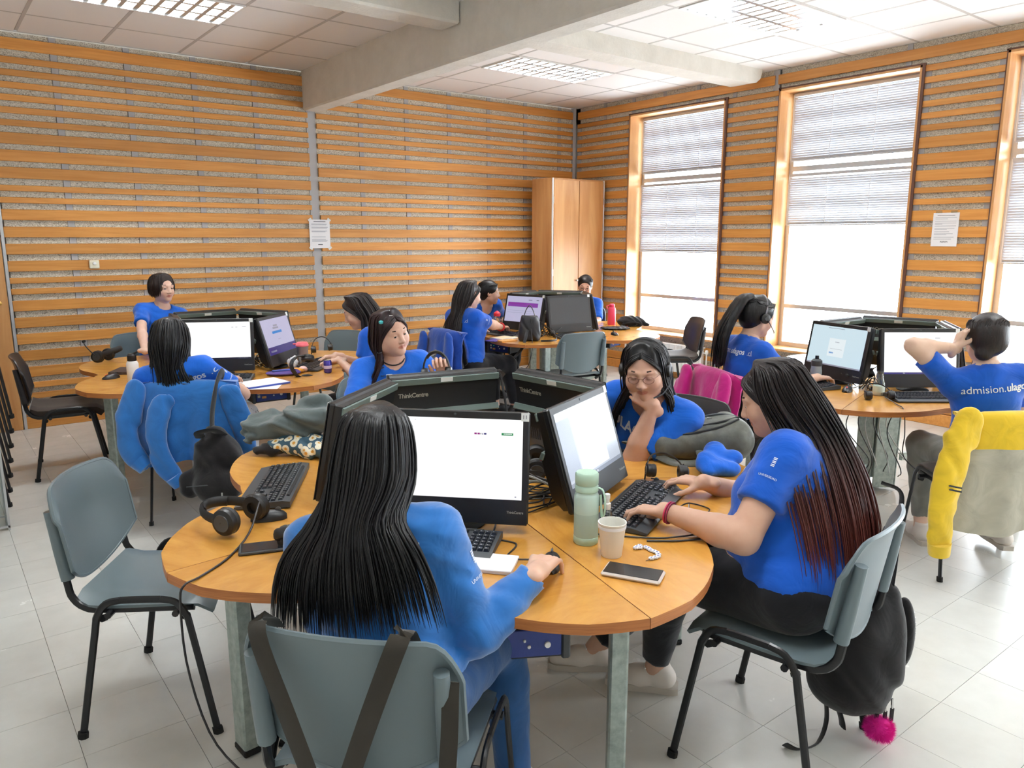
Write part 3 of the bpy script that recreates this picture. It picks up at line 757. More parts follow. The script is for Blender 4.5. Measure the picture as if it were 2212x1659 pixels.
mouse_proto = None
def mouse(x, y, ang, label):
    global mouse_proto
    if mouse_proto is None:
        t = thing('computer_mouse', label, 'mouse', (x, y, ZT), R(ang - 90), 'computer mice'); P = []
        for i in range(13):
            v = i / 12; row = []
            wy = math.sin(PI * min(1, max(0, v * .96 + .02))) ** .45
            for j in range(13):
                a = PI * j / 12; row.append((-.031 * wy * math.cos(a) * (1 - .1 * math.sin(PI * v)), -.056 + .112 * v, .001 + (.036 - .012 * v) * wy ** .8 * math.sin(a) ** .8))
            P.append(row)
        m_ = MB(); m_.add([q for r_ in P for q in r_], [(i * 13 + j, i * 13 + j + 1, (i + 1) * 13 + j + 1, (i + 1) * 13 + j) for i in range(12) for j in range(12)]); m_.build('body', M['black'], t)
        MB().lathe([(.0, -.003), (.009, -.003), (.009, .003), (.0, .003)], 14, Matrix.Translation((0, -.03, .030)) @ Matrix.Rotation(R(90), 4, 'Y')).build('scroll_wheel', M['charcoal'], t)
        MB().box((0, -.035, .033), (.0012, .03, .004)).build('button_gap', M['rubber'], t, smooth=False)
        MB().box((0, .03, .029), (.008, .012, .002), Matrix.Rotation(R(-18), 3, 'X')).build('red_mark', M['red'], t, smooth=False)
        mouse_proto = t; return t
    return copy_thing(mouse_proto, (x, y, ZT), R(ang - 90), label, 'mouse', 'computer mice')
mouse(.80, 2.31, 160, 'dark mouse with red mark beside the big headset')
mouse(1.285, 1.485, 225, 'mouse under the right hand of the woman with straight black hair')
mouse(2.035, 1.735, 295, 'mouse under the far hand of the woman with reddish brown hair')
mouse(.903, 5.38, 200, 'black mouse on the left lobe of the far left table')
mouse(5.07, 4.99, 250, 'black mouse on the back table right of the empty chair')
mouse(4.254, 2.267, 200, 'black mouse on the window-side table near the joint')
mouse(5.50, 5.28, 300, 'grey mouse beside the flat black pouch on the back table')
mouse(4.49, 5.93, 181, 'mouse under the hand of the woman with the red bracelets')

# ---------------------------------------------------------------- headsets
pad_m = mat('ear_pad', C(24, 23, 23), 0.55)
def make_headset(loc, rot, label, mic=1, size=1.0, big=True):
    """upright frame: band in the XZ plane, cups at +-x; loc is the mid-point between the cups"""
    t = thing('headset', label, 'headset', loc, 0, 'headsets'); t.rotation_euler = rot; t.scale = (size,) * 3
    rr = .046 if big else .031
    arc = [(.082 * math.cos(a), 0, .02 + .118 * math.sin(a)) for a in np.linspace(-.05, PI + .05, 25)]
    MB().tube(arc, .014 if big else .006, 8, flat=(.45, 1.25 if big else .9), up=None).build('headband', M['black2'], t)
    if big: MB().tube([(x * .93, y, z * .95) for x, y, z in arc[6:19]], .014, 8, flat=(.6, 1.25)).build('headband_pad', pad_m, t)
    for sx in (-1, 1):
        cup = MB().lathe([(.004, .0), (rr * .72, .001), (rr * .95, .006), (rr, .016), (rr * .96, .026)], 28, Matrix.Translation((sx * .098, 0, -.01)) @ Matrix.Rotation(R(-90 * sx), 4, 'Y') ).build('ear_cup', M['black'], t)
        MB().lathe([(rr * .45, -.001), (rr * .62, -.0018), (rr * .64, .001)], 24, Matrix.Translation((sx * .098, 0, -.01)) @ Matrix.Rotation(R(-90 * sx), 4, 'Y')).build('badge_ring', M['charcoal'], cup)
        MB().lathe([(rr * .96, .026), (rr * 1.02, .034), (rr * .9, .044), (rr * .45, .046), (rr * .40, .032)], 24, Matrix.Translation((sx * .098, 0, -.01)) @ Matrix.Rotation(R(-90 * sx), 4, 'Y')).build('ear_pad', pad_m, cup)
        MB().tube([(sx * .086, 0, .035), (sx * .094, .0, -.01)], .012, 8, flat=(.5, 1.2)).build('yoke', M['black2'], t)
    if mic:
        q = catmull([(mic * .097, .01, -.01), (mic * .10, .06, -.03), (mic * .09, .115, -.05), (mic * .065, .145, -.06)], 12)
        bmm = MB().tube(q, .0042, 7).build('mic_boom', M['black2'], t)
        MB().lathe([(.003, -.012), (.009, -.009), (.0105, .0), (.008, .012), (.002, .016)], 12, Matrix.Translation(q[-1]) @ Matrix.Rotation(R(-60 * mic), 4, 'Y')).build('mic_tip', M['rubber'], bmm)
    return t
# ---------------------------------------------------------------- implicit surfaces -> meshes
def nets(F, o, h):
    S = F < 0
    n = [k - 1 for k in F.shape]
    c = np.zeros(n, np.int8)
    for a in (0, 1):
        for b in (0, 1):
            for d in (0, 1): c += S[a:n[0] + a, b:n[1] + b, d:n[2] + d]
    act = (c > 0) & (c < 8); cells = np.argwhere(act)
    ids = np.full(n, -1, np.int64); ids[act] = np.arange(len(cells))
    acc = np.zeros((len(cells), 3)); cnt = np.zeros(len(cells))
    cor = [np.array(k) for k in np.ndindex(2, 2, 2)]
    val = {tuple(k): F[tuple((cells + k).T)] for k in cor}
    for k in cor:
        for ax in range(3):
            if k[ax]: continue
            e = k.copy(); e[ax] = 1
            fa, fb = val[tuple(k)], val[tuple(e)]; m = (fa < 0) != (fb < 0)
            t = fa[m] / (fa[m] - fb[m] + 1e-12); p = np.repeat(k[None].astype(float), m.sum(), 0); p[:, ax] += t
            acc[m] += p; cnt[m] += 1
    V = np.array(o) + h * (cells + acc / np.maximum(cnt, 1)[:, None]); Q = []
    for ax in range(3):
        b, d = (ax + 1) % 3, (ax + 2) % 3
        s0 = [slice(1, -1)] * 3; s1 = [slice(1, -1)] * 3
        s0[ax] = slice(0, -1); s1[ax] = slice(1, None)
        A, B = S[tuple(s0)], S[tuple(s1)]
        e = np.argwhere(A != B); 
        if not len(e): continue
        flip = A[tuple(e.T)]
        e[:, b] += 1; e[:, d] += 1
        def cid(db, dd):
            q = e.copy(); q[:, b] -= db; q[:, d] -= dd; return ids[tuple(q.T)]
        q = np.stack([cid(1, 1), cid(0, 1), cid(0, 0), cid(1, 0)], 1)
        q[~flip] = q[~flip][:, ::-1]; Q.append(q)
    return V, np.concatenate(Q) if Q else np.zeros((0, 4), int)

def relax(V, Q, it=1, lam=0.5):
    e = np.concatenate([Q[:, [0, 1]], Q[:, [1, 2]], Q[:, [2, 3]], Q[:, [3, 0]]]); e = np.concatenate([e, e[:, ::-1]])
    for _ in range(it):
        s = np.zeros_like(V); np.add.at(s, e[:, 0], V[e[:, 1]]); n = np.bincount(e[:, 0], minlength=len(V))[:, None]
        V = V + lam * (s / np.maximum(n, 1) - V)
    return V

def va(p): return np.array(tuple(p), float)
class SDF:
    def __init__(s): s.p = []; s.post = []
    def cone(s, a, b, ra, rb, k=.02, cut=None, sub=False, flat=None):
        """flat = (axis, factor): squashes the cone along a unit axis"""
        s.p.append(('c', va(a), va(b), ra, rb, k, cut, sub, flat)); return s
    def ell(s, c, r, Rm=None, k=.02, sub=False, cut=None):
        s.p.append(('e', va(c), np.array(r, float), np.array(Rm) if Rm is not None else np.eye(3), None, k, cut, sub, None)); return s
    def chain(s, pts, rs, k=.02, flat=None):
        for i in range(len(pts) - 1): s.cone(pts[i], pts[i + 1], rs[i], rs[i + 1], k, None, False, flat)
        return s
    def bb(s, q):
        if q[0] == 'c':
            lo = np.minimum(q[1] - q[3], q[2] - q[4]); hi = np.maximum(q[1] + q[3], q[2] + q[4])
        else:
            e = np.abs(q[3]) @ q[2]; lo, hi = q[1] - e, q[1] + e
        return lo, hi
    def build(s, h, smooth=1, lam=.5, noise_f=None):
        add = [q for q in s.p if not q[7]]
        B = [s.bb(q) for q in add]; lo = np.min([b[0] for b in B], 0) - 4 * h - .01; hi = np.max([b[1] for b in B], 0) + 4 * h + .01
        n = np.ceil((hi - lo) / h).astype(int) + 1; F = np.full(n, 0.5, np.float32)
        ax = [lo[i] + h * np.arange(n[i]) for i in range(3)]
        for q in s.p:
            l, u = s.bb(q); k = q[5]; pad = k + 3 * h
            i0 = np.maximum(np.floor((l - pad - lo) / h).astype(int), 0); i1 = np.minimum(np.ceil((u + pad - lo) / h).astype(int) + 1, n)
            if np.any(i1 <= i0): continue
            sl = tuple(slice(a, b) for a, b in zip(i0, i1))
            X = ax[0][sl[0]][:, None, None]; Y = ax[1][sl[1]][None, :, None]; Z = ax[2][sl[2]][None, None, :]
            if q[0] == 'c':
                a, b, ra, rb = q[1:5]; d = b - a; L2 = max(d @ d, 1e-9)
                px, py, pz = X - a[0], Y - a[1], Z - a[2]
                t = np.clip((px * d[0] + py * d[1] + pz * d[2]) / L2, 0, 1)
                qx, qy, qz = px - t * d[0], py - t * d[1], pz - t * d[2]
                if q[8] is not None:
                    w, fac = q[8]; w = va(w); dw = (qx * w[0] + qy * w[1] + qz * w[2]) * (1 / fac - 1)
                    qx, qy, qz = qx + dw * w[0], qy + dw * w[1], qz + dw * w[2]
                D = np.sqrt(qx * qx + qy * qy + qz * qz) - (ra + (rb - ra) * t)
                if q[8] is not None: D = D * min(1, q[8][1] * 1.3)
            else:
                c, r, Rm = q[1:4]; px, py, pz = X - c[0], Y - c[1], Z - c[2]
                u_ = [(Rm[0, i] * px + Rm[1, i] * py + Rm[2, i] * pz) for i in range(3)]
                k0 = np.sqrt(sum((u_[i] / r[i]) ** 2 for i in range(3))); k1 = np.sqrt(sum((u_[i] / r[i] ** 2) ** 2 for i in range(3)))
                D = k0 * (k0 - 1) / (k1 + 1e-9)
            if q[6] is not None:
                for pt, nr in q[6]:
                    pt, nr = va(pt), va(nr); D = np.maximum(D, (X - pt[0]) * nr[0] + (Y - pt[1]) * nr[1] + (Z - pt[2]) * nr[2])
            f = F[sl]
            if q[7]:
                D = -D; hh = np.clip(0.5 + 0.5 * (D - f) / k, 0, 1); F[sl] = f + (D - f) * hh + k * hh * (1 - hh)
            else:
                hh = np.clip(0.5 + 0.5 * (f - D) / k, 0, 1); F[sl] = f + (D - f) * hh - k * hh * (1 - hh)
        if noise_f is not None:
            X, Y, Z = np.meshgrid(*ax, indexing='ij', sparse=True); F = F + noise_f(X, Y, Z)
        V, Q = nets(F, lo, h)
        if smooth: V = relax(V, Q, smooth, lam)
        return V, Q
def np_mesh(name, V, Q, mats, cols=None):
    me = bpy.data.meshes.new(name); me.from_pydata(V.tolist(), [], Q.tolist())
    for m in (mats if isinstance(mats, (list, tuple)) else [mats]): me.materials.append(m)
    me.shade_smooth()
    if cols is not None:
        at = me.color_attributes.new('Col', 'FLOAT_COLOR', 'POINT'); at.data.foreach_set('color', np.concatenate([cols, np.ones((len(cols), 1))], 1).astype(np.float32).ravel())
    me.update(); return me
def sdf_obj(sd, h, name, m_, parent=None, smooth=1, noise_f=None):
    V, Q = sd.build(h, smooth, .5, noise_f); return link(name, np_mesh(name, V, Q, m_), parent)
def folds(amp, f, ph=0.0, ax=(1, .6, .3)):
    a, b, c = ax
    def fn(X, Y, Z):
        u = (a * X + b * Y + c * Z) * f + 1.3 * np.sin((X - .7 * Y + 1.3 * Z) * f * .37 + ph) + ph
        return (amp * np.sin(u) + .5 * amp * np.sin(1.9 * u + 2.1 * np.sin((Y + Z) * f * .3) + ph)).astype(np.float32)
    return fn

# ---------------------------------------------------------------- people
def skin_mat(name):
    m = mat(name, C(200, 150, 122), 0.5, spec=0.35); N, L, b = nodes(m)
    a = N.new('ShaderNodeVertexColor'); a.layer_name = 'Col'
    mp = coords(N, L, (1, 1, 1), False); n = noise_tex(N, L, mp, 22, 4, 0.6)
    r = ramp(N, [(0.3, (.93, .90, .88, 1)), (0.75, (1, 1, 1, 1))]); L.new(n.outputs['Fac'], r.inputs['Fac'])
    mx = N.new('ShaderNodeMix'); mx.data_type = 'RGBA'; mx.blend_type = 'MULTIPLY'; mx.inputs['Factor'].default_value = 1
    L.new(a.outputs[0], mx.inputs['A']); L.new(r.outputs[0], mx.inputs['B']); L.new(mx.outputs['Result'], b.inputs['Base Color'])
    b.inputs['Subsurface Weight'].default_value = 0.08; b.inputs['Subsurface Radius'].default_value = (.01, .004, .002)
    return m
M['skin'] = skin_mat('skin')
def hair_mat(name, c1, c2, tipc=None, rough=.34):
    m = mat(name, c1, rough, spec=.35); N, L, b = nodes(m)
    mp = coords(N, L, (60, 60, 5), False); n = noise_tex(N, L, mp, 1.5, 3, .6)
    r = ramp(N, [(.35, c1), (.7, c2)]); L.new(n.outputs['Fac'], r.inputs['Fac'])
    out = r.outputs[0]
    if tipc is not None:
        col, z0, z1 = tipc; tc = N.new('ShaderNodeTexCoord'); sx = N.new('ShaderNodeSeparateXYZ'); L.new(tc.outputs['Object'], sx.inputs[0])
        mr = N.new('ShaderNodeMapRange'); mr.inputs['From Min'].default_value = z0; mr.inputs['From Max'].default_value = z1; L.new(sx.outputs['Z'], mr.inputs['Value'])
        mx = N.new('ShaderNodeMix'); mx.data_type = 'RGBA'; L.new(mr.outputs[0], mx.inputs['Factor']); L.new(out, mx.inputs['A']); mx.inputs['B'].default_value = col; out = mx.outputs['Result']
    L.new(out, b.inputs['Base Color']); bump(N, L, b, n.outputs['Fac'], .35, .004)
    b.inputs['Anisotropic'].default_value = .4
    return m
M['hair_black'] = hair_mat('black_hair', C(7, 6, 8), C(18, 16, 19), None, .42)
M['hair_brown'] = hair_mat('dark_brown_hair', C(18, 12, 12), C(40, 28, 26), None, .42)
M['hair_red'] = hair_mat('reddish_brown_hair', C(16, 10, 11), C(32, 21, 21), (C(92, 38, 28), 1.02, .70), .42)
M['hair_wine'] = hair_mat('wine_brown_hair', C(24, 13, 15), C(48, 27, 30), None, .42)
M['tee'] = fabric('blue_tee', C(18, 84, 186), .35)
M['tee2'] = fabric('blue_tee_bright', C(22, 96, 200), .35)
M['fleece'] = fabric('blue_fleece', C(36, 108, 182), .3, sheen=.6)
M['jeans'] = fabric('blue_denim', C(38, 78, 128), .3)
M['trousers'] = fabric('black_trousers', C(20, 20, 26), .25)
M['whitejeans'] = fabric('white_jeans', C(222, 226, 232), .25)
M['greytrousers'] = fabric('grey_trousers', C(120, 120, 112), .25)
M['eyewhite'] = mat('eye_white', C(226, 220, 214), .25)
M['iris'] = mat('dark_iris', C(38, 24, 18), .15)
M['brow'] = mat('brow_hair', C(52, 36, 30), .8)
M['shoe'] = mat('shoe_white', C(214, 206, 198), .6)
M['shoedark'] = mat('shoe_black', C(26, 26, 28), .6)
M['sole'] = mat('shoe_sole', C(186, 178, 168), .7)
M['shoebrown'] = mat('shoe_sole_brown', C(132, 82, 58), .7)

def Rz(deg): return Matrix.Rotation(R(deg - 90), 3, 'Z')
def ik(S, W, l1, l2, pole):
    S, W, pole = Vector(S), Vector(W), Vector(pole); d = W - S; L = min(d.length, (l1 + l2) * .998); dn = d.normalized()
    a = (l1 * l1 - l2 * l2 + L * L) / (2 * L); hh = math.sqrt(max(l1 * l1 - a * a, 1e-6)); p = pole - dn * pole.dot(dn); p.normalize()
    return S + dn * a + p * hh
FING = [(-.028, .082, (.040, .024, .019), .0078), (-.0095, .088, (.045, .028, .021), .0082), (.0095, .085, (.042, .026, .020), .0079), (.027, .077, (.032, .020, .018), .0068)]
def hand(sd, wr, f, n, side, curl=(20, 35, 22), spread=6, thumb=(35, 20), s=1.0, per=None):
    """wr wrist point, f finger direction, n palm normal, side=+1 if the thumb lies towards f x n"""
    wr, f, n = Vector(wr), Vector(f).normalized(), Vector(n); n = (n - f * n.dot(f)).normalized(); t = f.cross(n) * side   # t: towards the thumb
    g = lambda a, b, c: wr + (t * a + f * b + n * c) * s
    for i, (x, y, seg, r_) in enumerate(FING):
        x, r_ = -x, r_ * s
        k0 = g(x, y, -.004)
        sd.cone(g(x * .55, .012, 0), k0, .0125 * s, .0108 * s, .010)
        c = per[i] if per else curl
        d = (f + t * (x / .028) * math.tan(R(spread))).normalized(); ang = 0; p = k0
        for j in range(3):
            ang += c[j]; q = p + (d * math.cos(R(ang)) + n * math.sin(R(ang))) * seg[j] * s
            sd.cone(p, q, r_ * (1 - .07 * j), r_ * (.93 - .09 * j), .0025 if j else .005); p = q
    b = g(.020, .018, .006); m_ = b + (t * math.sin(R(thumb[0])) + f * math.cos(R(thumb[0])) + n * .45).normalized() * .042 * s
    tip_d = (t * math.sin(R(thumb[0] - thumb[1])) + f * math.cos(R(thumb[0] - thumb[1])) + n * .35).normalized()
    e = m_ + tip_d * .030 * s; e2 = e + tip_d * .023 * s
    sd.cone(b, m_, .015 * s, .0105 * s, .010).cone(m_, e, .0102 * s, .0092 * s, .004).cone(e, e2, .0092 * s, .0072 * s, .004)
    sd.cone(wr - f * .03 * s, g(0, .02, 0), .023 * s, .022 * s, .012, None, False, (n, .72))
    return g(0, .06, 0)

def head_sdf(H, chub=0.0, lid=.35):
    """H: function head-local -> world; x right, y face, z up"""
    sd = SDF(); Rm = np.array(H.rot); e = lambda c, r, k=.02, sub=False: sd.ell(H(*c), r, Rm, k, sub); cn = lambda a, b, ra, rb, k=.012, sub=False: sd.cone(H(*a), H(*b), ra, rb, k, None, sub)
    e((0, -.016, .034), (.074, .093, .083), .02)
    e((0, .026, -.030), (.061 + chub * .010, .064, .080), .03)
    cn((-.046 - chub * .006, .010, -.066), (0, .062, -.094), .022 + chub * .010, .020 + chub * .004, .02); cn((.046 + chub * .006, .010, -.066), (0, .062, -.094), .022 + chub * .010, .020 + chub * .004, .02)
    e((0, .070, -.093), (.020, .016, .015), .015)
    for sx in (-1, 1):
        e((sx * .037, .056, -.036), (.024 + chub * .006, .024, .024 + chub * .006), .025)
        cn((sx * .012, .083, .021), (sx * .046, .068, .020), .011, .011, .012)
        e((sx * .031, .094, .001), (.016, .013, .011), .012, True)
        sd.ell(H(sx * .031, .0735, .001), (.0135, .0135, .0128), Rm, .006)
        if lid: sd.ell(H(sx * .031, .0752, .0085 - .006 * lid), (.0140, .0143, .0085), Rm, .003)
        # lids leave an almond opening through which the eyeball shows
        sd.cone(H(sx * .018, .083, .0085), H(sx * .044, .078, .0065), .0042, .0042, .005)
        sd.cone(H(sx * .019, .083, -.0075), H(sx * .043, .078, -.006), .0036, .0036, .005)
        sd.ell(H(sx * .0755, -.012, -.008), (.008, .020, .031), np.array(H.rot @ Matrix.Rotation(R(12), 3, 'X')), .006)
        e((sx * .082, -.004, -.006), (.006, .009, .014), .004, True)
        e((sx * .0115, .096, -.037), (.0085, .0105, .0075), .006)
        e((sx * .0065, .104, -.0445), (.0035, .005, .003), .002, True)
    cn((0, .084, .012), (0, .1055, -.028), .0085, .0105, .012); e((0, .1075, -.033), (.0105, .0095, .009), .006)
    cn((-.020, .081, -.0595), (0, .0905, -.0572), .0044, .0058, .005); cn((.020, .081, -.0595), (0, .0905, -.0572), .0044, .0058, .005)
    cn((-.016, .081, -.0690), (0, .0885, -.0705), .0050, .0066, .005); cn((.016, .081, -.0690), (0, .0885, -.0705), .0050, .0066, .005)
    cn((-.022, .091, -.0640), (.022, .091, -.0640), .0014, .0014, .003, True)
    return sd
class HF:
    def __init__(s, c, yaw, pitch=0, roll=0, k=1.0):
        s.c = Vector(c); s.rot = Rz(yaw) @ Matrix.Rotation(R(-pitch), 3, 'X') @ Matrix.Rotation(R(roll), 3, 'Y'); s.k = k
    def __call__(s, x, y, z): return s.c + s.rot @ Vector((x, y, z)) * s.k
    def inv(s, V): return ((V - np.array(s.c)) @ np.array(s.rot)) / s.k

def person(label, head, hyaw, hpitch=0, hroll=0, yaw=0, hip=(0, 0, .54), girth=1.0, skin=(216, 176, 154), shirt='tee', pants='trousers', shoes='shoe',
           rh=None, lh=None, sleeve=.5, chub=0.0, fine=True, bust=1.0, legs=True, feet=None, eyes=True, sl_r=.0, gaze=0, lid=.35, knees=None, loose=.012, belly=1.0):
    H = HF(head, hyaw, hpitch, hroll, .94); root = thing('person', label, 'person', (hip[0], hip[1], 0), 0, 'people at the computers')
    B0 = Rz(yaw); hipv = Vector(hip)
    neck = H(0, -.022, -.145); up = (neck - hipv).normalized(); rgt = B0 @ Vector((1, 0, 0)); rgt = (rgt - up * rgt.dot(up)).normalized(); fwd = up.cross(rgt)
    L = (neck - hipv).length; s = L / .47
    g = lambda x, y, z: hipv + rgt * x + fwd * y + up * (z * s)
    Bm = np.array([[rgt[i], fwd[i], up[i]] for i in range(3)]); gi = girth
    sh = [g(-.134 - .022 * gi, -.005, .405), g(.134 + .022 * gi, -.005, .405)]
    arms = []
    for k, hd in ((0, lh), (1, rh)):
        sgn = 1 if k else -1
        if hd is None: hd = dict(w=g(sgn * .20, .30, .06), f=fwd, n=-up)
        W = Vector(hd['w']); pole = Vector(hd.get('pole', rgt * sgn * .5 - up * .8 - fwd * .3)); E = ik(sh[k], W, hd.get('l1', .285), hd.get('l2', .245), pole)
        arms.append((sh[k], E, W, hd, sgn))
    def torso(sd, o=0.0, cl=False):
        sd.ell(g(0, .0, .02), (.168 * gi + o, .125 * gi + o, .12 + o), Bm, .05)
        sd.ell(g(0, .018 * gi * belly, .15), (.140 * gi + o, (.108 + .02 * (belly - 1)) * gi * belly ** .5 + o, .135 + o), Bm, .06)
        sd.ell(g(0, -.002, .315), (.148 * gi ** .8 + o, .102 * gi ** .8 + o, .145 + o), Bm, .05)
        sd.cone(g(-.135, -.01, .40), g(.135, -.01, .40), .050 + o, .050 + o, .05)
        if bust:
            for sx in (-1, 1): sd.ell(g(sx * .072, .078 * gi ** .8, .275), (.058 * bust + o, .052 * bust + o, .056 * bust + o), Bm, .04)
    def nk(sd, o=0.0):
        sd.cone(g(0, -.012, .41), H(0, -.012, -.06), .056 + .006 * chub + o, .050 + .008 * chub + o, .035)
        for k in (0, 1): sd.cone(g(0, -.022, .455), sh[k], .036 + o, .036 + o, .04)
    ur, er, wrr = .046 * gi ** .7, .038 * gi ** .6, .0255 * gi ** .3
    def arm(sd, o=0.0):
        for S, E, W, hd, sgn in arms:
            sd.cone(S, E, ur + o, er + o, .03); m_ = E.lerp(W, .3); sd.cone(E, m_, er * .97 + o, er * 1.0 + o, .02); sd.cone(m_, W, er * 1.0 + o, wrr + o, .02)
    hipj = [g(-.088, .01, -.005), g(.088, .01, -.005)]
    kn = []; an = []
    for k in (0, 1):
        sgn = 1 if k else -1
        K = Vector(knees[k]) if knees else hipj[k] + B0 @ Vector((sgn * .05, .40, 0)) + Vector((0, 0, -.035))
        K.z = K.z if knees else .50
        A = Vector(feet[k][0]) if feet else Vector((K.x, K.y, .085)) - B0 @ Vector((0, .06, 0))
        kn.append(K); an.append(A)
    def leg(sd, o=0.0, cut=None):
        for k in (0, 1):
            sd.cone(hipj[k], kn[k], .086 * gi + o, .058 * gi ** .6 + o, .04)
            m_ = kn[k].lerp(an[k], .3); sd.cone(kn[k], m_, .056 * gi ** .6 + o, .054 * gi ** .6 + o, .03); sd.cone(m_, an[k], .054 * gi ** .6 + o, .036 + o * 1.1, .02, cut[k] if cut else None)
    # body: one continuous figure
    bs = SDF(); torso(bs); nk(bs); arm(bs)
    if legs:
        leg(bs)
        for k in (0, 1):
            fy = feet[k][1] if feet else yaw; fd = Rz(fy) @ Vector((0, 1, 0)); bs.cone(an[k] + Vector((0, 0, -.03)), an[k] + fd * .13 + Vector((0, 0, -.05)), .035, .026, .02)
    Vs = []; Qs = []; n0 = 0
    V, Q = bs.build(.0125 if fine else .017, 1); Vs.append(V); Qs.append(Q); n0 = len(V)
    hs = head_sdf(H, chub, lid); hs.cone(H(0, -.014, -.055), g(0, -.012, .43), .0505 + .008 * chub, .056, .03)
    V, Q = hs.build(.0036 if fine else .005, 1, .35); Vs.append(V); Qs.append(Q + n0); n0 += len(V)
    for S, E, W, hd, sgn in arms:
        if hd.get('hide'): continue
        ds = SDF(); d0 = (W - E).normalized(); ds.cone(E.lerp(W, .8), W + d0 * .01, wrr * 1.08, wrr * .98, .01)
        hand(ds, W, hd.get('f', d0), hd.get('n', -up), hd.get('side', -1 if False else (1 if sgn > 0 else -1)), hd.get('curl', (20, 34, 20)), hd.get('spread', 5), hd.get('thumb', (35, 20)), hd.get('s', 1.0), hd.get('per'))
        V, Q = ds.build(.0036 if fine else .0046, 1, .3); Vs.append(V); Qs.append(Q + n0); n0 += len(V)
    V = np.concatenate(Vs); Q = np.concatenate(Qs)
    base = np.array(C(*skin)[:3]); cols = np.repeat(base[None], len(V), 0)
    hl = H.inv(V); lipc = base * np.array([.74, .50, .50])
    d = ((hl[:, 0] / .0235) ** 2 + ((hl[:, 2] + .0645) / .0105) ** 2 + ((hl[:, 1] - .088) / .016) ** 2); w = np.clip((1.25 - d) / .5, 0, 1)[:, None]; cols = cols * (1 - w) + lipc * w
    for sx in (-1, 1):
        d = ((hl[:, 0] - sx * .042) ** 2 + (hl[:, 1] - .07) ** 2 + (hl[:, 2] + .04) ** 2) / .028 ** 2; w = np.clip(1 - d, 0, 1)[:, None] * .35; cols = cols * (1 - w) + base * np.array([1.0, .78, .74]) * w
    link('body', np_mesh('body', V, Q, M['skin'], cols), root)
    # face details
    if eyes:
        dz = .0035 * lid + .0004
        for sx in (-1, 1):
            em = MB(); c = H(sx * .031, .0748, .0008); dirv = H.rot @ Vector((sx * .10 + gaze, 1, -.10)).normalized(); up_ = H.rot @ Vector((0, 0, 1)); mt = frame(c, dirv.cross(up_) * -1, up_); mt = frame(c, up_.cross(dirv), up_)
            rr = .0138 if lid < 1 else .0118; prof = [(rr * math.sin(a), -rr * math.cos(a)) for a in np.linspace(.05, PI - .05, 13)]
            n_ = 16
            for i, (r_, z_) in enumerate(prof): pass
            em.lathe(prof, n_, mt)
            me = em.mesh('eye', [M['eyewhite'], M['iris']])
            for p in me.polygons:
                pc = p.center - c
                if pc.normalized().dot(dirv) > .90: p.material_index = 1
            link('eye', me, root)
            MB().tube([H(sx * .0155, .0855, .026), H(sx * .028, .0880, .0315), H(sx * .040, .0815, .0315), H(sx * .051, .068, .026)], [.0012, .0024, .0021, .0007], 6, flat=(1.2, .6)).build('eyebrow', M['brow'], root)
            MB().tube([H(sx * .0185, .0860, .0020 - dz), H(sx * .026, .0890, .0050 - dz), H(sx * .036, .0872, .0050 - dz), H(sx * .0455, .0800, .0015 - dz * .6)], [.0006, .0010, .0011, .0008], 5).build('eyelash', M['brow'], root)
    # clothes
    ss = SDF(); torso(ss, loose, True)
    for k in (0, 1): ss.cone(g(0, -.022, .450), sh[k], .038 + .008, .042 + .010, .04)
    for S, E, W, hd, sgn in arms:
        if sleeve >= 1:
            ss.cone(S, E, ur + .016, er + .017, .035); m_ = E.lerp(W, .35); ss.cone(E, m_, er + .018, er + .017, .02); wv = (W - E).normalized(); e2 = W - wv * .02
            ss.cone(m_, e2, er + .017, wrr + .012, .02, [(e2, wv)]); ss.cone(e2 - wv * .045, e2 - wv * .004, wrr + .014, wrr + .012, .008, [(e2, wv)])
        else:
            dv = (E - S).normalized(); e1 = S.lerp(E, sleeve * (1 + sl_r)); ss.cone(S, S.lerp(E, .95), ur + .012, ur + .012, .035, [(e1, dv)])
    ss.cone(g(0, .012, .445), H(0, .01, -.03), .056 + .004 * chub, .075, .006, None, True)
    ss.cone(g(0, .05, .47), g(0, .13, .49), .04, .05, .01, None, True)
    V, Q = ss.build(.0105 if fine else .014, 1, .5, folds(.0016 if sleeve < 1 else .0024, 62, hash(label) % 7, (.6, .6, 1.2)))
    cloth = link('sweatshirt' if sleeve >= 1 else 'tee_shirt', np_mesh('shirt', V, Q, M[shirt]), root)
    if legs:
        ps = SDF(); ps.ell(g(0, 0, .005), (.172 * gi + .006, .130 * gi + .006, .115), Bm, .04)
        cuts = []
        for k in (0, 1):
            dv = (an[k] - kn[k]).normalized(); cuts.append([(an[k] - dv * .045, dv)])
        leg(ps, .009, cuts); V, Q = ps.build(.0115 if fine else .016, 1, .5, folds(.0016, 50, 2)); link('trousers', np_mesh('trousers', V, Q, M[pants]), root)
        for k in (0, 1):
            fy = feet[k][1] if feet else yaw; rot = Rz(fy); A = an[k]; q = lambda x, y, z: Vector((A.x, A.y, 0)) + rot @ Vector((x, y, z))
            z0 = A.z - .085
            sdh = SDF(); qq = lambda x, y, z: q(x, y, z + z0)
            sdh.cone(qq(0, -.035, .05), qq(0, .06, .045), .040, .038, .03).cone(qq(0, .06, .042), qq(0, .145, .034), .038, .030, .03).cone(qq(0, -.02, .05), qq(0, -.012, .105), .038, .037, .02, [(qq(0, 0, .108), (0, 0, 1))])
            sdh.p = [(*p[:6], (p[6] or []) + [(qq(0, 0, .016), (0, 0, -1))], *p[7:]) for p in sdh.p]
            sh_o = sdf_obj(sdh, .007, 'shoe', M[shoes], root)
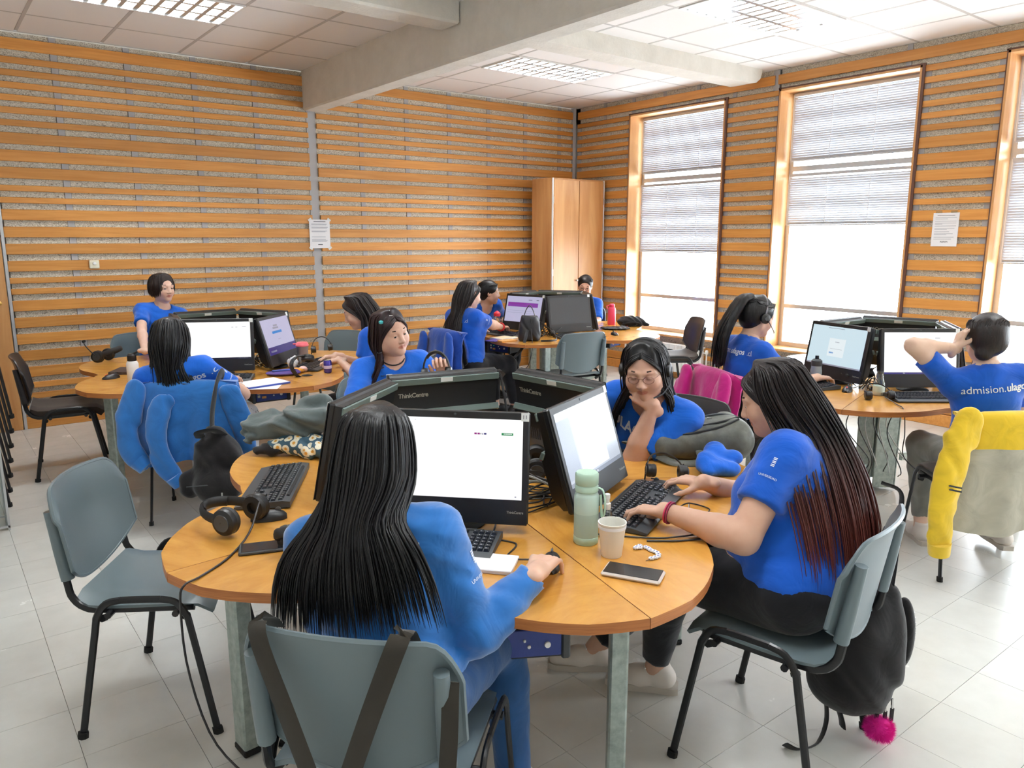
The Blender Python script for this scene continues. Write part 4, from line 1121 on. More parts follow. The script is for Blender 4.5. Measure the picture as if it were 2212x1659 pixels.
            pl = [(-.036, -.065), (-.026, -.082), (.026, -.082), (.036, -.065), (.034, .0), (.044, .09), (.040, .145), (.022, .178), (-.018, .180), (-.038, .150), (-.042, .09), (-.034, .0)]
            mt = Matrix.Translation((A.x, A.y, z0)) @ rot.to_4x4(); MB().prism(pl, 0.0, .024, mt).build('sole', M['sole' if shoes != 'shoedark' else 'shoedark'], sh_o)
            for j in range(3): MB().tube([qq(-.022, .035 + j * .022, .085 - j * .007), qq(0, .04 + j * .022, .089 - j * .007), qq(.022, .035 + j * .022, .085 - j * .007)], .003, 5).build('lace', M['white'], sh_o)
    P = dict(root=root, H=H, g=g, B=B0, rgt=rgt, fwd=fwd, up=up, arms=arms, cloth=cloth, sh=sh, kn=kn, an=an)
    return P

def project_text(P, txt, size, origin, xdir, ydir, ray, name='print', bold=0.0, spacing=1.0, align='CENTER', dist=.4, material=None):
    """flat lettering pressed onto the garment along ray"""
    mw = frame(origin, xdir, ydir); t = text_obj(txt, size, material or M['text'], P['root'], mw, name, 0.0, bold, 0, align, spacing)
    me = t.data; bm = bmesh.new(); bm.from_mesh(me)
    bmesh.ops.triangulate(bm, faces=bm.faces)
    for _ in range(2):
        ed = [e for e in bm.edges if e.calc_length() > size * .22]
        if ed: bmesh.ops.subdivide_edges(bm, edges=ed, cuts=1)
    src = P['cloth'].data; bvh = BVHTree.FromPolygons([v.co for v in src.vertices], [p.vertices for p in src.polygons])
    inv = mw.inverted(); ray = Vector(ray).normalized()
    for v in bm.verts:
        v.tag = False; w = mw @ v.co; hit = bvh.ray_cast(w - ray * dist, ray, dist * 2)
        if hit[0] is not None: v.co = inv @ (hit[0] - ray * .0022)
        else: v.tag = True
    bmesh.ops.delete(bm, geom=[v for v in bm.verts if v.tag], context='VERTS')
    bm.to_mesh(me); bm.free(); return t

def locks(P, name, guides, n, r, material, seed=1, jit=.012, base=True, base_r=(.008, .006), tipvar=.18, m=14, cap=None, wav=0.0, bh=.009, be=.86):
    """guides: polylines (same length) across the hair; locks are interpolated between neighbours"""
    rg = np.random.default_rng(seed); G = [catmull(g_, m) for g_ in guides]; K = len(G)
    if base:
        sd = SDF()
        for g_ in G:
            rs = np.interp(np.arange(m), [0, m * .4, m * .82], [base_r[0], base_r[0], base_r[1]])
            rs = [float(q) for q in rs]; e = int(m * be)
            sd.chain(g_[:e], rs[:e], .007)
        if cap: cap(sd)
        o = sdf_obj(sd, bh, name, material, P['root'], 1)
    mb = MB()
    for i in range(n):
        a = rg.random() * (K - 1); k = min(int(a), K - 2); f = a - k; L_ = 1 - rg.random() * tipvar
        off = np.array([rg.normal(0, jit), rg.normal(0, jit), rg.normal(0, jit * .4)]); ph = rg.random() * 6.28; pts = []
        out = .5 + rg.random()
        for j in range(m):
            t = j / (m - 1); u = t * L_ * (m - 1); q = min(int(u), m - 2); w = u - q
            p = (G[k][q].lerp(G[k][q + 1], w)).lerp(G[k + 1][q].lerp(G[k + 1][q + 1], w), f)
            sc = min(1, .25 + 1.6 * t); p = p + Vector(off) * sc
            if wav: p = p + Vector((math.sin(ph + t * 11), math.cos(ph + t * 9), 0)) * wav * t
            pts.append(p)
        rr = r * (.6 + .8 * rg.random()); mb.tube(pts, [rr * min(1, .45 + 3 * (j / (m - 1))) * (1 - .93 * (j / (m - 1)) ** 3.2) for j in range(m)], 5, False)
    return mb.build(name if not base else 'lock_strands', material, P['root'], ang=80)
def front_locks(P, mtl, seed=1, n=130, r=.0034, lift=0.0, side=0.0):
    """strands sweeping from the parting over the temples"""
    H = P['H']
    for s in (-1, 1):
        gd = []
        for j in range(4):
            t = j / 3
            gd.append([H(side + s * .004, .074 - .05 * t, .088 + .027 * t + lift), H(side * .5 + s * .040, .076 - .050 * t, .064 + .032 * t + lift), H(s * .068, .050 - .046 * t, .020 + .038 * t), H(s * .079, .020 - .034 * t, -.026), H(s * .086, .000 - .03 * t, -.078), H(s * .090, -.015 - .03 * t, -.13)])
        locks(P, 'front_locks', gd, n // 2, r, mtl, seed + s, .004, False, tipvar=.12, m=12)
def cap_fn(H, thick=.012, face=True, line=.0):
    def fn(sd):
        Rm = np.array(H.rot)
        sd.ell(H(0, -.020, .036), (.076 + thick, .096 + thick, .084 + thick), Rm, .015)
        sd.ell(H(0, -.058, -.020), (.064 + thick, .050 + thick, .070), Rm, .03)
        if face: sd.ell(H(0, .108, -.022 + line), (.069, .078, .088), Rm, .012, True)
    return fn
DN = Vector((0, 0, -1))
def dirv(deg, z=0.0): return Vector((math.cos(R(deg)), math.sin(R(deg)), z)).normalized()
FLAT = dict(curl=(14, 26, 18), spread=5, thumb=(42, 22)); TYPE = dict(curl=(20, 40, 26), spread=6, thumb=(30, 20))
MOUSE = dict(curl=(16, 36, 26), spread=8, thumb=(38, 20)); FIST = dict(curl=(72, 88, 55), spread=0, thumb=(20, 10))
GRIP = dict(curl=(48, 62, 40), spread=3, thumb=(45, 40))
PRINT_B = 'admision.'
def back_print(P, size, z, xoff=0.0, w1=None, shirt_txt=True):
    r, u, f = P['rgt'], P['up'], P['fwd']; o = P['g'](xoff, -.3, z)
    a = project_text(P, 'admision.', size, o + r * (-.002 * 0), r, u, f, 'back_print', 0, 1.0, 'RIGHT')
    project_text(P, 'ulagos', size, o + r * (size * .06), r, u, f, 'back_print', size * .022, .98, 'LEFT')
    project_text(P, '.cl', size, o + r * (size * 2.98), r, u, f, 'back_print', 0, 1.0, 'LEFT')
def sleeve_mark(P, k, t=.30, size=.009):
    """small emblem and a line of print on the outside of a sleeve"""
    S, E, W, hd, sgn = P['arms'][k]; ax = (E - S).normalized(); out = P['rgt'] * sgn; out = (out - ax * out.dot(ax)).normalized(); o = S.lerp(E, t) + out * .2; x = out.cross(ax)
    for j in range(3): project_text(P, '=', size * 2.1, o + ax * (-.010 - .011 * j), -x if False else x, -ax, -out, 'sleeve_print', size * .05)
    project_text(P, 'UNIVERSIDAD', size * .95, o + ax * .022, x, -ax, -out, 'sleeve_print', 0, .9)

# --- front: long straight black hair, seen from behind
P1 = person('person with very long straight black hair and blue sweatshirt, back to us', (.830, 1.605, 1.090), 42, 14, 0, 41, (.770, 1.465, .545), 1.06,
            shirt='fleece', pants='jeans', sleeve=1, eyes=False, rh=dict(w=(1.150, 1.385, .778), f=dirv(36, -.10), n=(.05, .0, -1), pole=dirv(-49) * .35 + Vector((0, 0, -1.0)), l1=.262, l2=.215, s=1.1, **MOUSE),
            lh=dict(w=(.90, 1.87, .785), f=dirv(41, -.15), n=DN, pole=dirv(131) * .1 + Vector((0, 0, -.9)), **TYPE), knees=[(.90, 1.86, .53), (1.17, 1.56, .53)], feet=[((.87, 1.86, .085), 41), ((1.15, 1.47, .085), 41)])
g = P1['g']; H = P1['H']
gd = []
for k in range(13):
    u = -1 + k / 6; a = abs(u); az = R(-90 + u * 100)
    top = H(u * .014, .01, .132); sd_ = lambda rr, z: H(rr * math.cos(az), -.018 + rr * 1.16 * math.sin(az), z)
    wd = .205 * u - .018; dep = -.155 + .02 * a
    gd.append([top, sd_(.071, .100), sd_(.087, .030), H(.091 * math.cos(az), -.03 + .098 * math.sin(az), -.06), g(wd * .52, -.118 + .04 * a, .47 - .01 * a),
               g(wd * .74, -.142 + .03 * a, .40), g(wd * .88, -.150 + .035 * a, .33), g(wd * .95, -.152 + .04 * a, .26), g(wd * 1.0, -.150 + .045 * a, .145 + .07 * ((k * 5) % 3) / 3 + .03 * a)])
locks(P1, 'hair', gd, 1300, .0036, M['hair_black'], 3, .008, True, (.008, .006), .34, 18, cap_fn(H, .001, False), 0.0, .009, .66)
r_, u_, f_ = P1['rgt'], P1['up'], P1['fwd']
back_print(P1, .046, .365, -.035); sleeve_mark(P1, 1, .42, .013)

# --- right: reddish brown hair, profile
P2 = person('person with long reddish brown hair and blue tee typing, black backpack hanging behind', (2.110, 1.370, 1.108), 119, 22, 0, 112, (2.055, 1.195, .545), 1.42, (204, 164, 142), shirt='tee', chub=1.0, bust=1.25, belly=1.3,
            lh=dict(w=(1.742, 1.470, .778), f=dirv(116, -.10), n=(-.1, -.05, -1), pole=dirv(205) * .5 + Vector((0, 0, -.6)) + dirv(293) * .5, **TYPE),
            rh=dict(w=(2.075, 1.585, .775), f=dirv(112, -.06), n=DN, pole=dirv(23) * .6 + Vector((0, 0, -.6)), **MOUSE), sleeve=.62,
            knees=[(1.875, 1.565, .51), (2.06, 1.62, .51)], feet=[((1.945, 1.665, .085), 128), ((1.87, 1.90, .085), 140)])
g = P2['g']; H = P2['H']; gd = []
for k in range(13):
    u = -1 + k / 6; a = abs(u); az = R(-90 + u * 112); left = u < 0
    sd_ = lambda rr, z, H=H, az=az: H(rr * math.cos(az), -.018 + rr * 1.14 * math.sin(az), z)
    wd = .215 * u; fo = .10 * max(0, a - .62) / .38
    gd.append([H(.004 + u * .014, .012, .128), sd_(.069, .100), sd_(.086, .035), H(.092 * math.cos(az), -.035 + .100 * math.sin(az), -.06), g(wd * .60, -.135 + .13 * a * a, .46 - .02 * a),
               g(wd * .92, -.185 + .16 * a * a, .33), g(wd * 1.04, -.208 + .15 * a * a, .20), g(wd * 1.06, -.208 + .13 * a * a, .07), g(wd * 1.0, -.195 + .12 * a * a, -.05 + .06 * ((k * 7) % 4) / 4 + .05 * a)])
locks(P2, 'hair', gd, 1000, .0036, M['hair_red'], 5, .014, True, (.008, .006), .45, 18, cap_fn(H, .001, True, .004), 0.0, .009, .6)
front_locks(P2, M['hair_red'], 61, 150)
MB().tube([H(.006 + .0055 * math.cos(a), .1085 + .004 * math.sin(a), -.045 + .0055 * math.sin(a)) for a in np.linspace(0, 2 * PI, 13)], .0011, 5, False).build('nose_ring', M['chrome'], P2['root'])
S, E, W, hd, sg = P2['arms'][0]; ax = (W - E).normalized()
def bracelet(P, W, ax, rr, off, r, m_, name='bracelet'):
    u = ax.orthogonal().normalized(); w = ax.cross(u); MB().tube([W - ax * off + (u * math.cos(a) + w * math.sin(a)) * rr for a in np.linspace(0, 2 * PI, 21)], r, 6, False).build(name, m_, P['root'])
M['wine'] = mat('wine_cord', C(128, 26, 66), .6); M['pinkcord'] = mat('pink_cord', C(196, 50, 92), .6)
bracelet(P2, W, ax, .033, .012, .0035, M['wine']); bracelet(P2, W, ax, .0325, .004, .0028, M['pinkcord'])
for tx, z_ in (('ULAGOS', .335),):
    project_text(P2, tx, .050, P2['g'](0, .45, z_), -P2['rgt'], P2['up'], -P2['fwd'], 'chest_print', .0016, 1, 'CENTER', .6)
sleeve_mark(P2, 0, .30, .010)

# --- chin on hand, glasses and headset
P3 = person('person with glasses and headset resting chin on hand behind the grey leather bag', (2.262, 2.052, 1.090), 213, 17, 3, 190, (2.66, 2.285, .54), 1.28, (212, 170, 148), shirt='tee2', chub=1.0, bust=1.2,
            lh=dict(w=(2.262, 2.005, .945), f=(-.58, .43, .62), n=(.612, .791, -.1), side=-1, pole=Vector((-.05, .25, -.9)), l1=.27, l2=.235, **FIST),
            rh=dict(w=(2.20, 2.45, .77), f=dirv(185, -.1), n=DN, **TYPE), sleeve=.78, gaze=-.1, lid=1.3)
g = P3['g']; H = P3['H']; gd = []
for k in range(13):
    u = -1 + k / 6; a = abs(u); az = R(-90 + u * 140)
    sd_ = lambda rr, z, H=H, az=az: H(rr * math.cos(az), -.022 + rr * 1.12 * math.sin(az), z)
    sg_ = 1 if u >= 0 else -1; fo = max(0, a - .45) / .55
    gd.append([H(u * .014, .022 - .02 * (1 - a), .127), sd_(.069, .100), sd_(.086, .030), H(.090 * math.cos(az) , -.03 + .094 * math.sin(az), -.06), H(sg_ * (.055 + .055 * a), -.07 + .085 * fo, -.145),
               g(sg_ * (.05 + .085 * a), -.11 + .225 * fo, .36), g(sg_ * (.06 + .075 * a), -.135 + .285 * fo, .25), g(sg_ * (.05 + .075 * a), -.15 + .30 * fo, .12), g(sg_ * (.05 + .07 * a), -.15 + .30 * fo, .02)])
locks(P3, 'hair', gd, 850, .0036, M['hair_black'], 8, .007, True, (.008, .006), .3, 16, cap_fn(H, .001, True, .006))
front_locks(P3, M['hair_black'], 63, 170)
def glasses(P, m_, r=.0011, hh=.0165, ww=.0225):
    H = P['H']; q = MB()
    for sx in (-1, 1):
        q.tube([H(sx * .032 + ww * math.cos(a) , .1005 - .006 * abs(math.cos(a)) * (1 if sx * math.cos(a) > 0 else 0), -.003 + hh * math.sin(a)) for a in np.linspace(0, 2 * PI, 21)], r, 6, False)
        q.tube([H(sx * (.032 + ww), .094, .002), H(sx * .076, .05, .006), H(sx * .080, .0, .008)], r, 5)
    q.tube([H(-.0095, .1005, .002), H(0, .104, .005), H(.0095, .1005, .002)], r, 5); o = q.build('glasses', m_, P['root'])
    for sx in (-1, 1): MB().lathe([(.0005, 0), (1.0, 0), (1.0, .02), (.0005, .02)], 20, Matrix.Translation(H(sx * .032, .0985, -.003)) @ H.rot.to_4x4() @ Matrix.Rotation(R(90), 4, 'X') @ Matrix.Diagonal((ww * .96, hh * .96, .04, 1))).build('lens', M['lens'], o)
M['lens'] = glassmat('spectacle_lens', (.97, .96, .98, 1), .02); M['wireframe'] = mat('thin_metal_frame', C(150, 110, 96), .3, .8); M['brownframe'] = mat('brown_spectacle_frame', C(104, 44, 40), .4)
glasses(P3, M['wireframe'])
project_text(P3, 'ULAGOS', .058, P3['g'](.03, .45, .37), -P3['rgt'], P3['up'], -P3['fwd'], 'chest_print', .0018, 1, 'CENTER', .6)
def worn_headset(P, m_band, label, mic=1, r=.0055):
    H = P['H']; arc = [H(.094 * math.cos(a), -.012 , .012 + .124 * math.sin(a)) for a in np.linspace(0, PI, 21)]
    t = thing('headset', label, 'headset', tuple(H(0, 0, .13)), 0, 'headsets'); inv = Matrix.Translation(-Vector(t.location))
    def bl(mb, n, m_, p=t):
        me = mb.mesh(n, m_); me.transform(inv); return link(n, me, p)
    bl(MB().tube(arc, r, 8, flat=(.45, 1.3)), 'headband', m_band)
    for sx in (-1, 1):
        c = bl(MB().lathe([(.004, 0), (.022, .001), (.030, .006), (.031, .016), (.026, .026), (.010, .028)], 22, Matrix.Translation(H(sx * .112, -.010, -.006)) @ H.rot.to_4x4() @ Matrix.Rotation(R(-90 * sx), 4, 'Y')), 'ear_cup', M['black'])
        bl(MB().lathe([(.003, -.002), (.012, -.002), (.014, .002)], 16, Matrix.Translation(H(sx * .112, -.010, -.006)) @ H.rot.to_4x4() @ Matrix.Rotation(R(-90 * sx), 4, 'Y')), 'badge_disc', M['charcoal'], c)
    bl(MB().tube(catmull([H(mic * .112, 0, -.01), H(mic * .108, .04, -.045), H(mic * .085, .085, -.072), H(mic * .05, .112, -.078)], 10), .0028, 6), 'mic_boom', M['charcoal'])
    return t
M['silverband'] = mat('silver_headband', C(150, 150, 156), .35, .5)
worn_headset(P3, M['black2'], 'black headset worn by the person resting chin on hand', -1)

# --- holding headphones
P4 = person('person with wine brown hair, choker and blue tee holding headphones up', (1.893, 3.47, 1.13), 277, 6, 12, 262, (1.98, 3.66, .53), 1.15, (218, 178, 158), shirt='tee2', chub=1.0, bust=1.1,
            lh=dict(w=(2.02, 3.16, .93), f=(-.35, -.1, .9), n=(-.5, -.7, -.2), pole=Vector((.8, .0, -.8)), **GRIP),
            rh=dict(w=(1.72, 3.22, .88), f=(.75, -.4, .25), n=(.3, -.2, -.9), pole=Vector((-.6, .1, -.8)), **TYPE), sleeve=.7, gaze=.12)
g = P4['g']; H = P4['H']; gd = []
for k in range(11):
    u = -1 + k / 5; a = abs(u); az = R(-90 + u * 118)
    sd_ = lambda rr, z, H=H, az=az: H(rr * math.cos(az), -.022 + rr * 1.12 * math.sin(az), z)
    fr = max(0, u) ; sh_ = max(0, u - .3) / .7
    gd.append([H(u * .03, .030 - .02 * a, .128), sd_(.070, .100), sd_(.087, .030), H(.090 * math.cos(az) + .01 * u, -.03 + .10 * math.sin(az), -.06), H(u * .10 + .02, -.06 + .09 * sh_, -.15),
               g(u * .12 + .03, -.12 + .22 * sh_, .36), g(u * .10 + .05, -.13 + .27 * sh_, .25), g(u * .09 + .055, -.13 + .28 * sh_, .13), g(u * .07 + .06, -.13 + .28 * sh_, .03)])
locks(P4, 'hair', gd, 700, .0036, M['hair_wine'], 11, .007, True, (.008, .006), .25, 16, cap_fn(H, .001, True, -.002))
front_locks(P4, M['hair_wine'], 65, 150)
M['teal'] = mat('teal_hair_tie', C(60, 170, 176), .3); 
MB().lathe([(.002, -.010), (.011, -.006), (.012, .004), (.004, .010)], 14, Matrix.Translation(H(.072, .030, .085))).build('hair_tie', M['teal'], P4['root'])
for q in ((.0, .03, .132), (.02, .055, .112)): MB().box(H(*q), (.02, .006, .006), None, .002).build('hair_clip', M['chrome'], P4['root'])
for j in range(4): MB().tube([H(.104 + .012 * math.cos(a), .02 + .012 * math.sin(a), -.08 - .045 * j) for a in np.linspace(0, 2 * PI, 11)], .0022, 5, False).build('hair_band', M['charcoal'], P4['root'])
nb = [H(0, -.018, -.118) + (P4['rgt'] * math.cos(a) * .066 + P4['fwd'] * math.sin(a) * .066) - P4['up'] * (.024 + .022 * math.sin(a)) for a in np.linspace(0, 2 * PI, 25)]
MB().tube(nb, .0034, 6, False).build('choker', M['black2'], P4['root'])

def long_hair(P, mtl, n, seed, spread=1.0, front=.0, drop=.1, az0=112, cap=.012, line=.0, wav=0.0, r=.006, back=-.13, rr=(.008, .006), tip=.25, topx=.0, face=True):
    g = P['g']; H = P['H']; gd = []
    for k in range(11):
        u = -1 + k / 5; a = abs(u); az = R(-90 + u * az0); sg_ = 1 if u >= 0 else -1
        sd_ = lambda q, z: H(q * math.cos(az), -.022 + q * 1.12 * math.sin(az), z)
        fo = max(0, a - .45) / .55 * front
        gd.append([H(topx + u * .014, .03, .127), sd_(.067, .096), sd_(.085, .030), H(.090 * math.cos(az), -.03 + .10 * math.sin(az), -.06), g(u * .11 * spread, back + .04 + .05 * a + fo * .5, .45),
                   g(u * .15 * spread, back + .03 * a + fo, .34), g(u * .16 * spread, back - .015 + .03 * a + fo, .22), g(u * .16 * spread, back - .02 + .03 * a + fo, drop + .05 * ((k * 5) % 3) / 3)])
    locks(P, 'hair', gd, n, r, mtl, seed, .011, True, rr, tip, 15, cap_fn(H, cap, face, line), wav, .011)
def tied_hair(P, mtl, seed, cap=.009, bun=None, pony=None, face=True, line=0.0):
    H = P['H']; sd = SDF(); cap_fn(H, cap, face, line)(sd); Rm = np.array(H.rot)
    if bun: sd.ell(H(*bun[0]), bun[1], Rm, .02)
    o = sdf_obj(sd, .009, 'hair', mtl, P['root'])
    rg = np.random.default_rng(seed); mb = MB()
    for i in range(170):
        az = R(-90 + rg.uniform(-125, 125)); z0 = rg.uniform(-.02, .10); q = [H(.02 * math.cos(az), .05, .12 + cap)]
        tgt = H(*(bun[0] if bun else pony[0]))
        mid = H((.078 + cap) * math.cos(az), -.020 + (.098 + cap) * math.sin(az), .036 + (z0 - .03) * .6)
        st = H((.060 + cap) * math.cos(az + .5), -.02 + (.09 + cap) * math.sin(az + .3) + .02, .095 + cap * .4)
        mb.tube(catmull([st, mid, mid.lerp(tgt, .55) + (mid - H(0, -.02, .02)).normalized() * .012, tgt], 9), [.003, .0036, .0036, .0036, .0034, .003, .003, .0026, .002], 4, False)
    mb.build('lock_strands', mtl, P['root'], ang=80)
    if pony:
        gd = []
        for k in range(5):
            u = -1 + k / 2; gd.append([p + H.rot @ Vector((u * w, 0, 0)) for p, w in zip([H(*pony[0])] + [Vector(q) for q in pony[1]], [.010, .03, .042, .045, .03])])
        locks(P, 'ponytail', gd, 150, .005, mtl, seed + 1, .013, True, (.024, .012), .3, 14, None, 0.0, .011)
        MB().tube([H(*pony[0]) + H.rot @ Vector((.02 * math.cos(a), -.004, .02 * math.sin(a))) for a in np.linspace(0, 2 * PI, 13)], .006, 6, False).build('hair_tie', M['black2'], P['root'])

# --- far left table
P5 = person('person with long brown hair and a hair clip bent over a keyboard, left profile', (2.36, 4.79, 1.115), 150, 26, 0, 140, (2.54, 4.60, .53), .95, (216, 178, 156), fine=False, bust=.9,
            lh=dict(w=(2.245, 4.86, .775), f=dirv(150, -.1), n=DN, **TYPE), rh=dict(w=(2.32, 5.06, .775), f=dirv(165, -.1), n=DN, **TYPE))
long_hair(P5, M['hair_brown'], 420, 21, .8, .14, .14, 98, .001)
front_locks(P5, M['hair_brown'], 67, 90)
MB().box(P5['H'](-.02, -.085, .085), (.05, .012, .016), None, .004).build('hair_clip', M['chrome'], P5['root'])
P6 = person('young man with chin length dark hair and blue tee facing us by the back wall', (1.57, 6.70, 1.208), 288, 2, 0, 276, (1.47, 6.66, .56), .92, (228, 192, 174), fine=True, bust=0, shirt='tee2',
            rh=dict(w=(1.27, 6.12, .78), f=dirv(330, -.1), n=DN, pole=Vector((-.6, 0, -.7)), **TYPE), lh=dict(w=(1.66, 6.1, .78), f=dirv(270, -.1), n=DN, **TYPE), sleeve=.72, gaze=.2)
H = P6['H']; gd = []
for k in range(11):
    u = -1 + k / 5; a = abs(u); az = R(-90 + u * 152); sd_ = lambda q, z: H(q * math.cos(az), -.02 + q * 1.1 * math.sin(az), z)
    gd.append([H(.01 + u * .014, .045, .120), sd_(.070, .102), sd_(.092, .05), sd_(.097, .0), sd_(.092, -.045), sd_(.080, -.085 + .02 * (a > .9))])
locks(P6, 'hair', gd, 320, .0048, M['hair_brown'], 31, .006, True, (.008, .006), .12, 12, cap_fn(H, .005, True, .0))
project_text(P6, 'ULAGOS', .046, P6['g'](0, .45, .30), -P6['rgt'], P6['up'], -P6['fwd'], 'chest_print', .0014, 1, 'CENTER', .6); sleeve_mark(P6, 1, .45, .010)
P7 = person('person with wavy black hair and white jeans, back to us at the far left table', (1.062, 4.465, 1.058), 66, 16, 0, 62, (1.185, 4.50, .53), 1.1, (214, 174, 152), fine=False, pants='whitejeans', eyes=False, shirt='tee2',
            rh=dict(w=(1.40, 4.60, .772), f=dirv(48, -.05), n=DN, pole=dirv(-28) * .7 + Vector((0, 0, -.6)), **MOUSE), lh=dict(w=(1.12, 4.86, .775), f=dirv(62, -.1), n=DN, **TYPE), sleeve=.72,
            knees=[(1.30, 4.86, .52), (1.50, 4.62, .54)], feet=[((1.28, 4.9, .085), 62), ((1.52, 4.66, .085), 62)])
long_hair(P7, M['hair_black'], 420, 41, .85, 0, .12, 120, .001, 0, .012, .0045, -.13, (.008, .006), .2, 0, False)
back_print(P7, .052, .375, .05); sleeve_mark(P7, 1, .45, .012)
g = P7['g']; k1 = P7['kn'][1]
for (dx, dz) in ((.04, .02), (-.05, .035), (.0, -.05)):
    c = k1 + Vector((.03 + dx * .4, -.066, .0 + dz)); pts = [c + Vector((.013 * math.cos(a) * (1 if i % 2 == 0 else .45), 0, .013 * math.sin(a) * (1 if i % 2 == 0 else .45))) for i, a in enumerate(np.linspace(0, 2 * PI, 11))]
    MB().tube(pts, .0012, 4, False).build('star_print', M['charcoal'], P7['root'])

# --- back table
P8 = person('person with long dark hair and red bracelets in right profile at the back table', (3.775, 5.478, 1.127), -12, 14, 0, 4, (3.70, 5.46, .53), 1.22, (218, 178, 158), fine=False, chub=.8, bust=1.2,
            rh=dict(w=(4.20, 5.585, .80), f=dirv(30, -.1), n=DN, pole=dirv(-86) * .6 + Vector((0, 0, -.6)), **TYPE), lh=dict(w=(4.12, 5.80, .775), f=dirv(10, -.1), n=DN, **TYPE), sleeve=.72,
            knees=[(4.08, 5.58, .50), (4.10, 5.36, .50)], feet=[((4.12, 5.58, .085), 0), ((4.20, 5.38, .085), 0)], shoes='shoedark')
long_hair(P8, M['hair_brown'], 420, 51, .7, 0, .05, 96, .001, 0, .006, .0048, -.15)
S, E, W, hd, sg = P8['arms'][1]; ax = (W - E).normalized()
M['redcord'] = mat('red_cord', C(190, 30, 34), .6)
bracelet(P8, W, ax, .036, .02, .006, M['redcord']); bracelet(P8, W, ax, .036, .036, .005, M['redcord'])
front_locks(P8, M['hair_brown'], 69, 90)
back_print(P8, .040, .36, .0); sleeve_mark(P8, 1, .40, .012)
P9 = person('person with cropped dark hair half hidden behind the profile at the back table', (4.475, 6.15, 1.078), -30, 6, 0, 285, (4.60, 6.56, .53), .95, (216, 178, 158), fine=False, bust=.6,
            rh=dict(w=(4.42, 6.12, .775), f=dirv(290, -.1), n=DN, **TYPE), lh=dict(w=(4.66, 6.16, .775), f=dirv(290, -.1), n=DN, **TYPE), sleeve=.72, shoes='shoedark')
tied_hair(P9, M['hair_black'], 61, .007, ((0, -.10, -.01), (.03, .025, .03)))
project_text(P9, 'ULAGOS', .060, P9['g'](0, .45, .33), -P9['rgt'], P9['up'], -P9['fwd'], 'chest_print', .0018, 1, 'CENTER', .6)
P10 = person('person with glasses and tied back hair behind the computers by the cupboard', (5.80, 6.18, 1.086), 224, 14, -4, 220, (6.00, 6.46, .53), .95, (218, 178, 160), fine=False, bust=.8,
             rh=dict(w=(5.46, 6.22, .775), f=dirv(225, -.1), n=DN, **TYPE), lh=dict(w=(5.62, 5.93, .775), f=dirv(225, -.1), n=DN, **TYPE), sleeve=.75)
tied_hair(P10, M['hair_brown'], 71, .008, ((0, -.105, -.02), (.03, .028, .035))); glasses(P10, M['brownframe'], .0016)

# --- window-side table
P11 = person('person with a high ponytail wearing a headset, back to us by the window', (3.94, 2.69, 1.147), -22, 14, 0, 338, (3.87, 2.715, .53), 1.08, (216, 178, 156), fine=False, eyes=False, shirt='tee',
             rh=dict(w=(4.24, 2.46, .775), f=dirv(345, -.1), n=DN, **TYPE), lh=dict(w=(4.34, 2.72, .775), f=dirv(335, -.1), n=DN, **TYPE), sleeve=.7)
g = P11['g']
tied_hair(P11, M['hair_black'], 81, .010, None, ((.0, -.092, .105), [P11['H'](.0, -.155, .06), g(-.02, -.165, .50), g(-.035, -.17, .36), g(-.05, -.165, .25)]), False)
back_print(P11, .045, .385, -.01)
worn_headset(P11, M['silverband'], 'silver banded headset worn by the person with the high ponytail', 1, .006)
P12 = person('person with tied dark hair holding their head, seated on the yellow jacket chair', (4.10, 1.508, 1.118), 42, 14, 4, 48, (4.08, 1.43, .53), 1.02, (224, 190, 168), fine=False, eyes=False, pants='greytrousers', bust=.6,
             lh=dict(w=(3.985, 1.595, 1.075), f=(.5, -.15, .85), n=(.75, -.6, -.1), pole=Vector((-.9, .35, -.15)), curl=(25, 40, 25), spread=6, thumb=(40, 20)), rh=dict(w=(4.47, 1.62, .775), f=dirv(50, -.1), n=DN, **TYPE), sleeve=.66,
             feet=[((4.12, 1.72, .085), 48), ((4.30, 1.40, .12), 48)])
tied_hair(P12, M['hair_brown'], 91, .015, ((-.03, -.075, -.085), (.04, .034, .034)), None, False)
back_print(P12, .050, .36, .04)
for P in (P1, P2, P3, P4, P5, P6, P7, P8, P9, P10, P11, P12):
    for c in P['root'].children: c.location = Vector(c.location) - Vector(P['root'].location)
# ---------------------------------------------------------------- small things
def axes_rot(x, z):
    z = Vector(z).normalized(); x = Vector(x); x = (x - z * x.dot(z)).normalized(); y = z.cross(x)
    return Matrix((x, y, z)).transposed().to_euler()
IR = Vector((.791, -.612, 0)); IF = Vector((.612, .791, 0))
make_headset((.70, 2.285, .772), axes_rot((.9, .43, 0), (-.5, .8, .10)), 'large black headset with raised microphone at the left of the front table', 1, .92)
make_headset((.80, 2.02, .757), axes_rot((.7, -.7, .1), (-.4, -.3, .25)), 'black headset half hidden by the straight black hair on the front table', 0, .8)
make_headset((1.965, 3.145, .955), axes_rot(IR + Vector((0, 0, .12)), (0, .1, 1)), 'black headphones held up by the person with the choker', 0, .78)
make_headset((2.12, 1.80, .760), axes_rot(IR * 1 + IF * .2, (.45, .6, .25)), 'slim black headset between the grey leather bag and the typing hands', -1, .80, False)
make_headset((4.16, 2.03, .752), axes_rot((.6, -.75, .0), (.5, .5, .3)), 'slim black headset at the edge of the window-side table', 1, .8, False)
make_headset((1.0, 6.13, .775), axes_rot((.75, .5, .1), (.65, -.5, .35)), 'black headset with upright microphone on the far left table near the wall', -1, .95)
make_headset((1.955, 4.745, .765), axes_rot((.8, .35, .2), (-.75, -.2, .25)), 'black headset lying open beside the snack wrapper on the far left table', 0, .92)
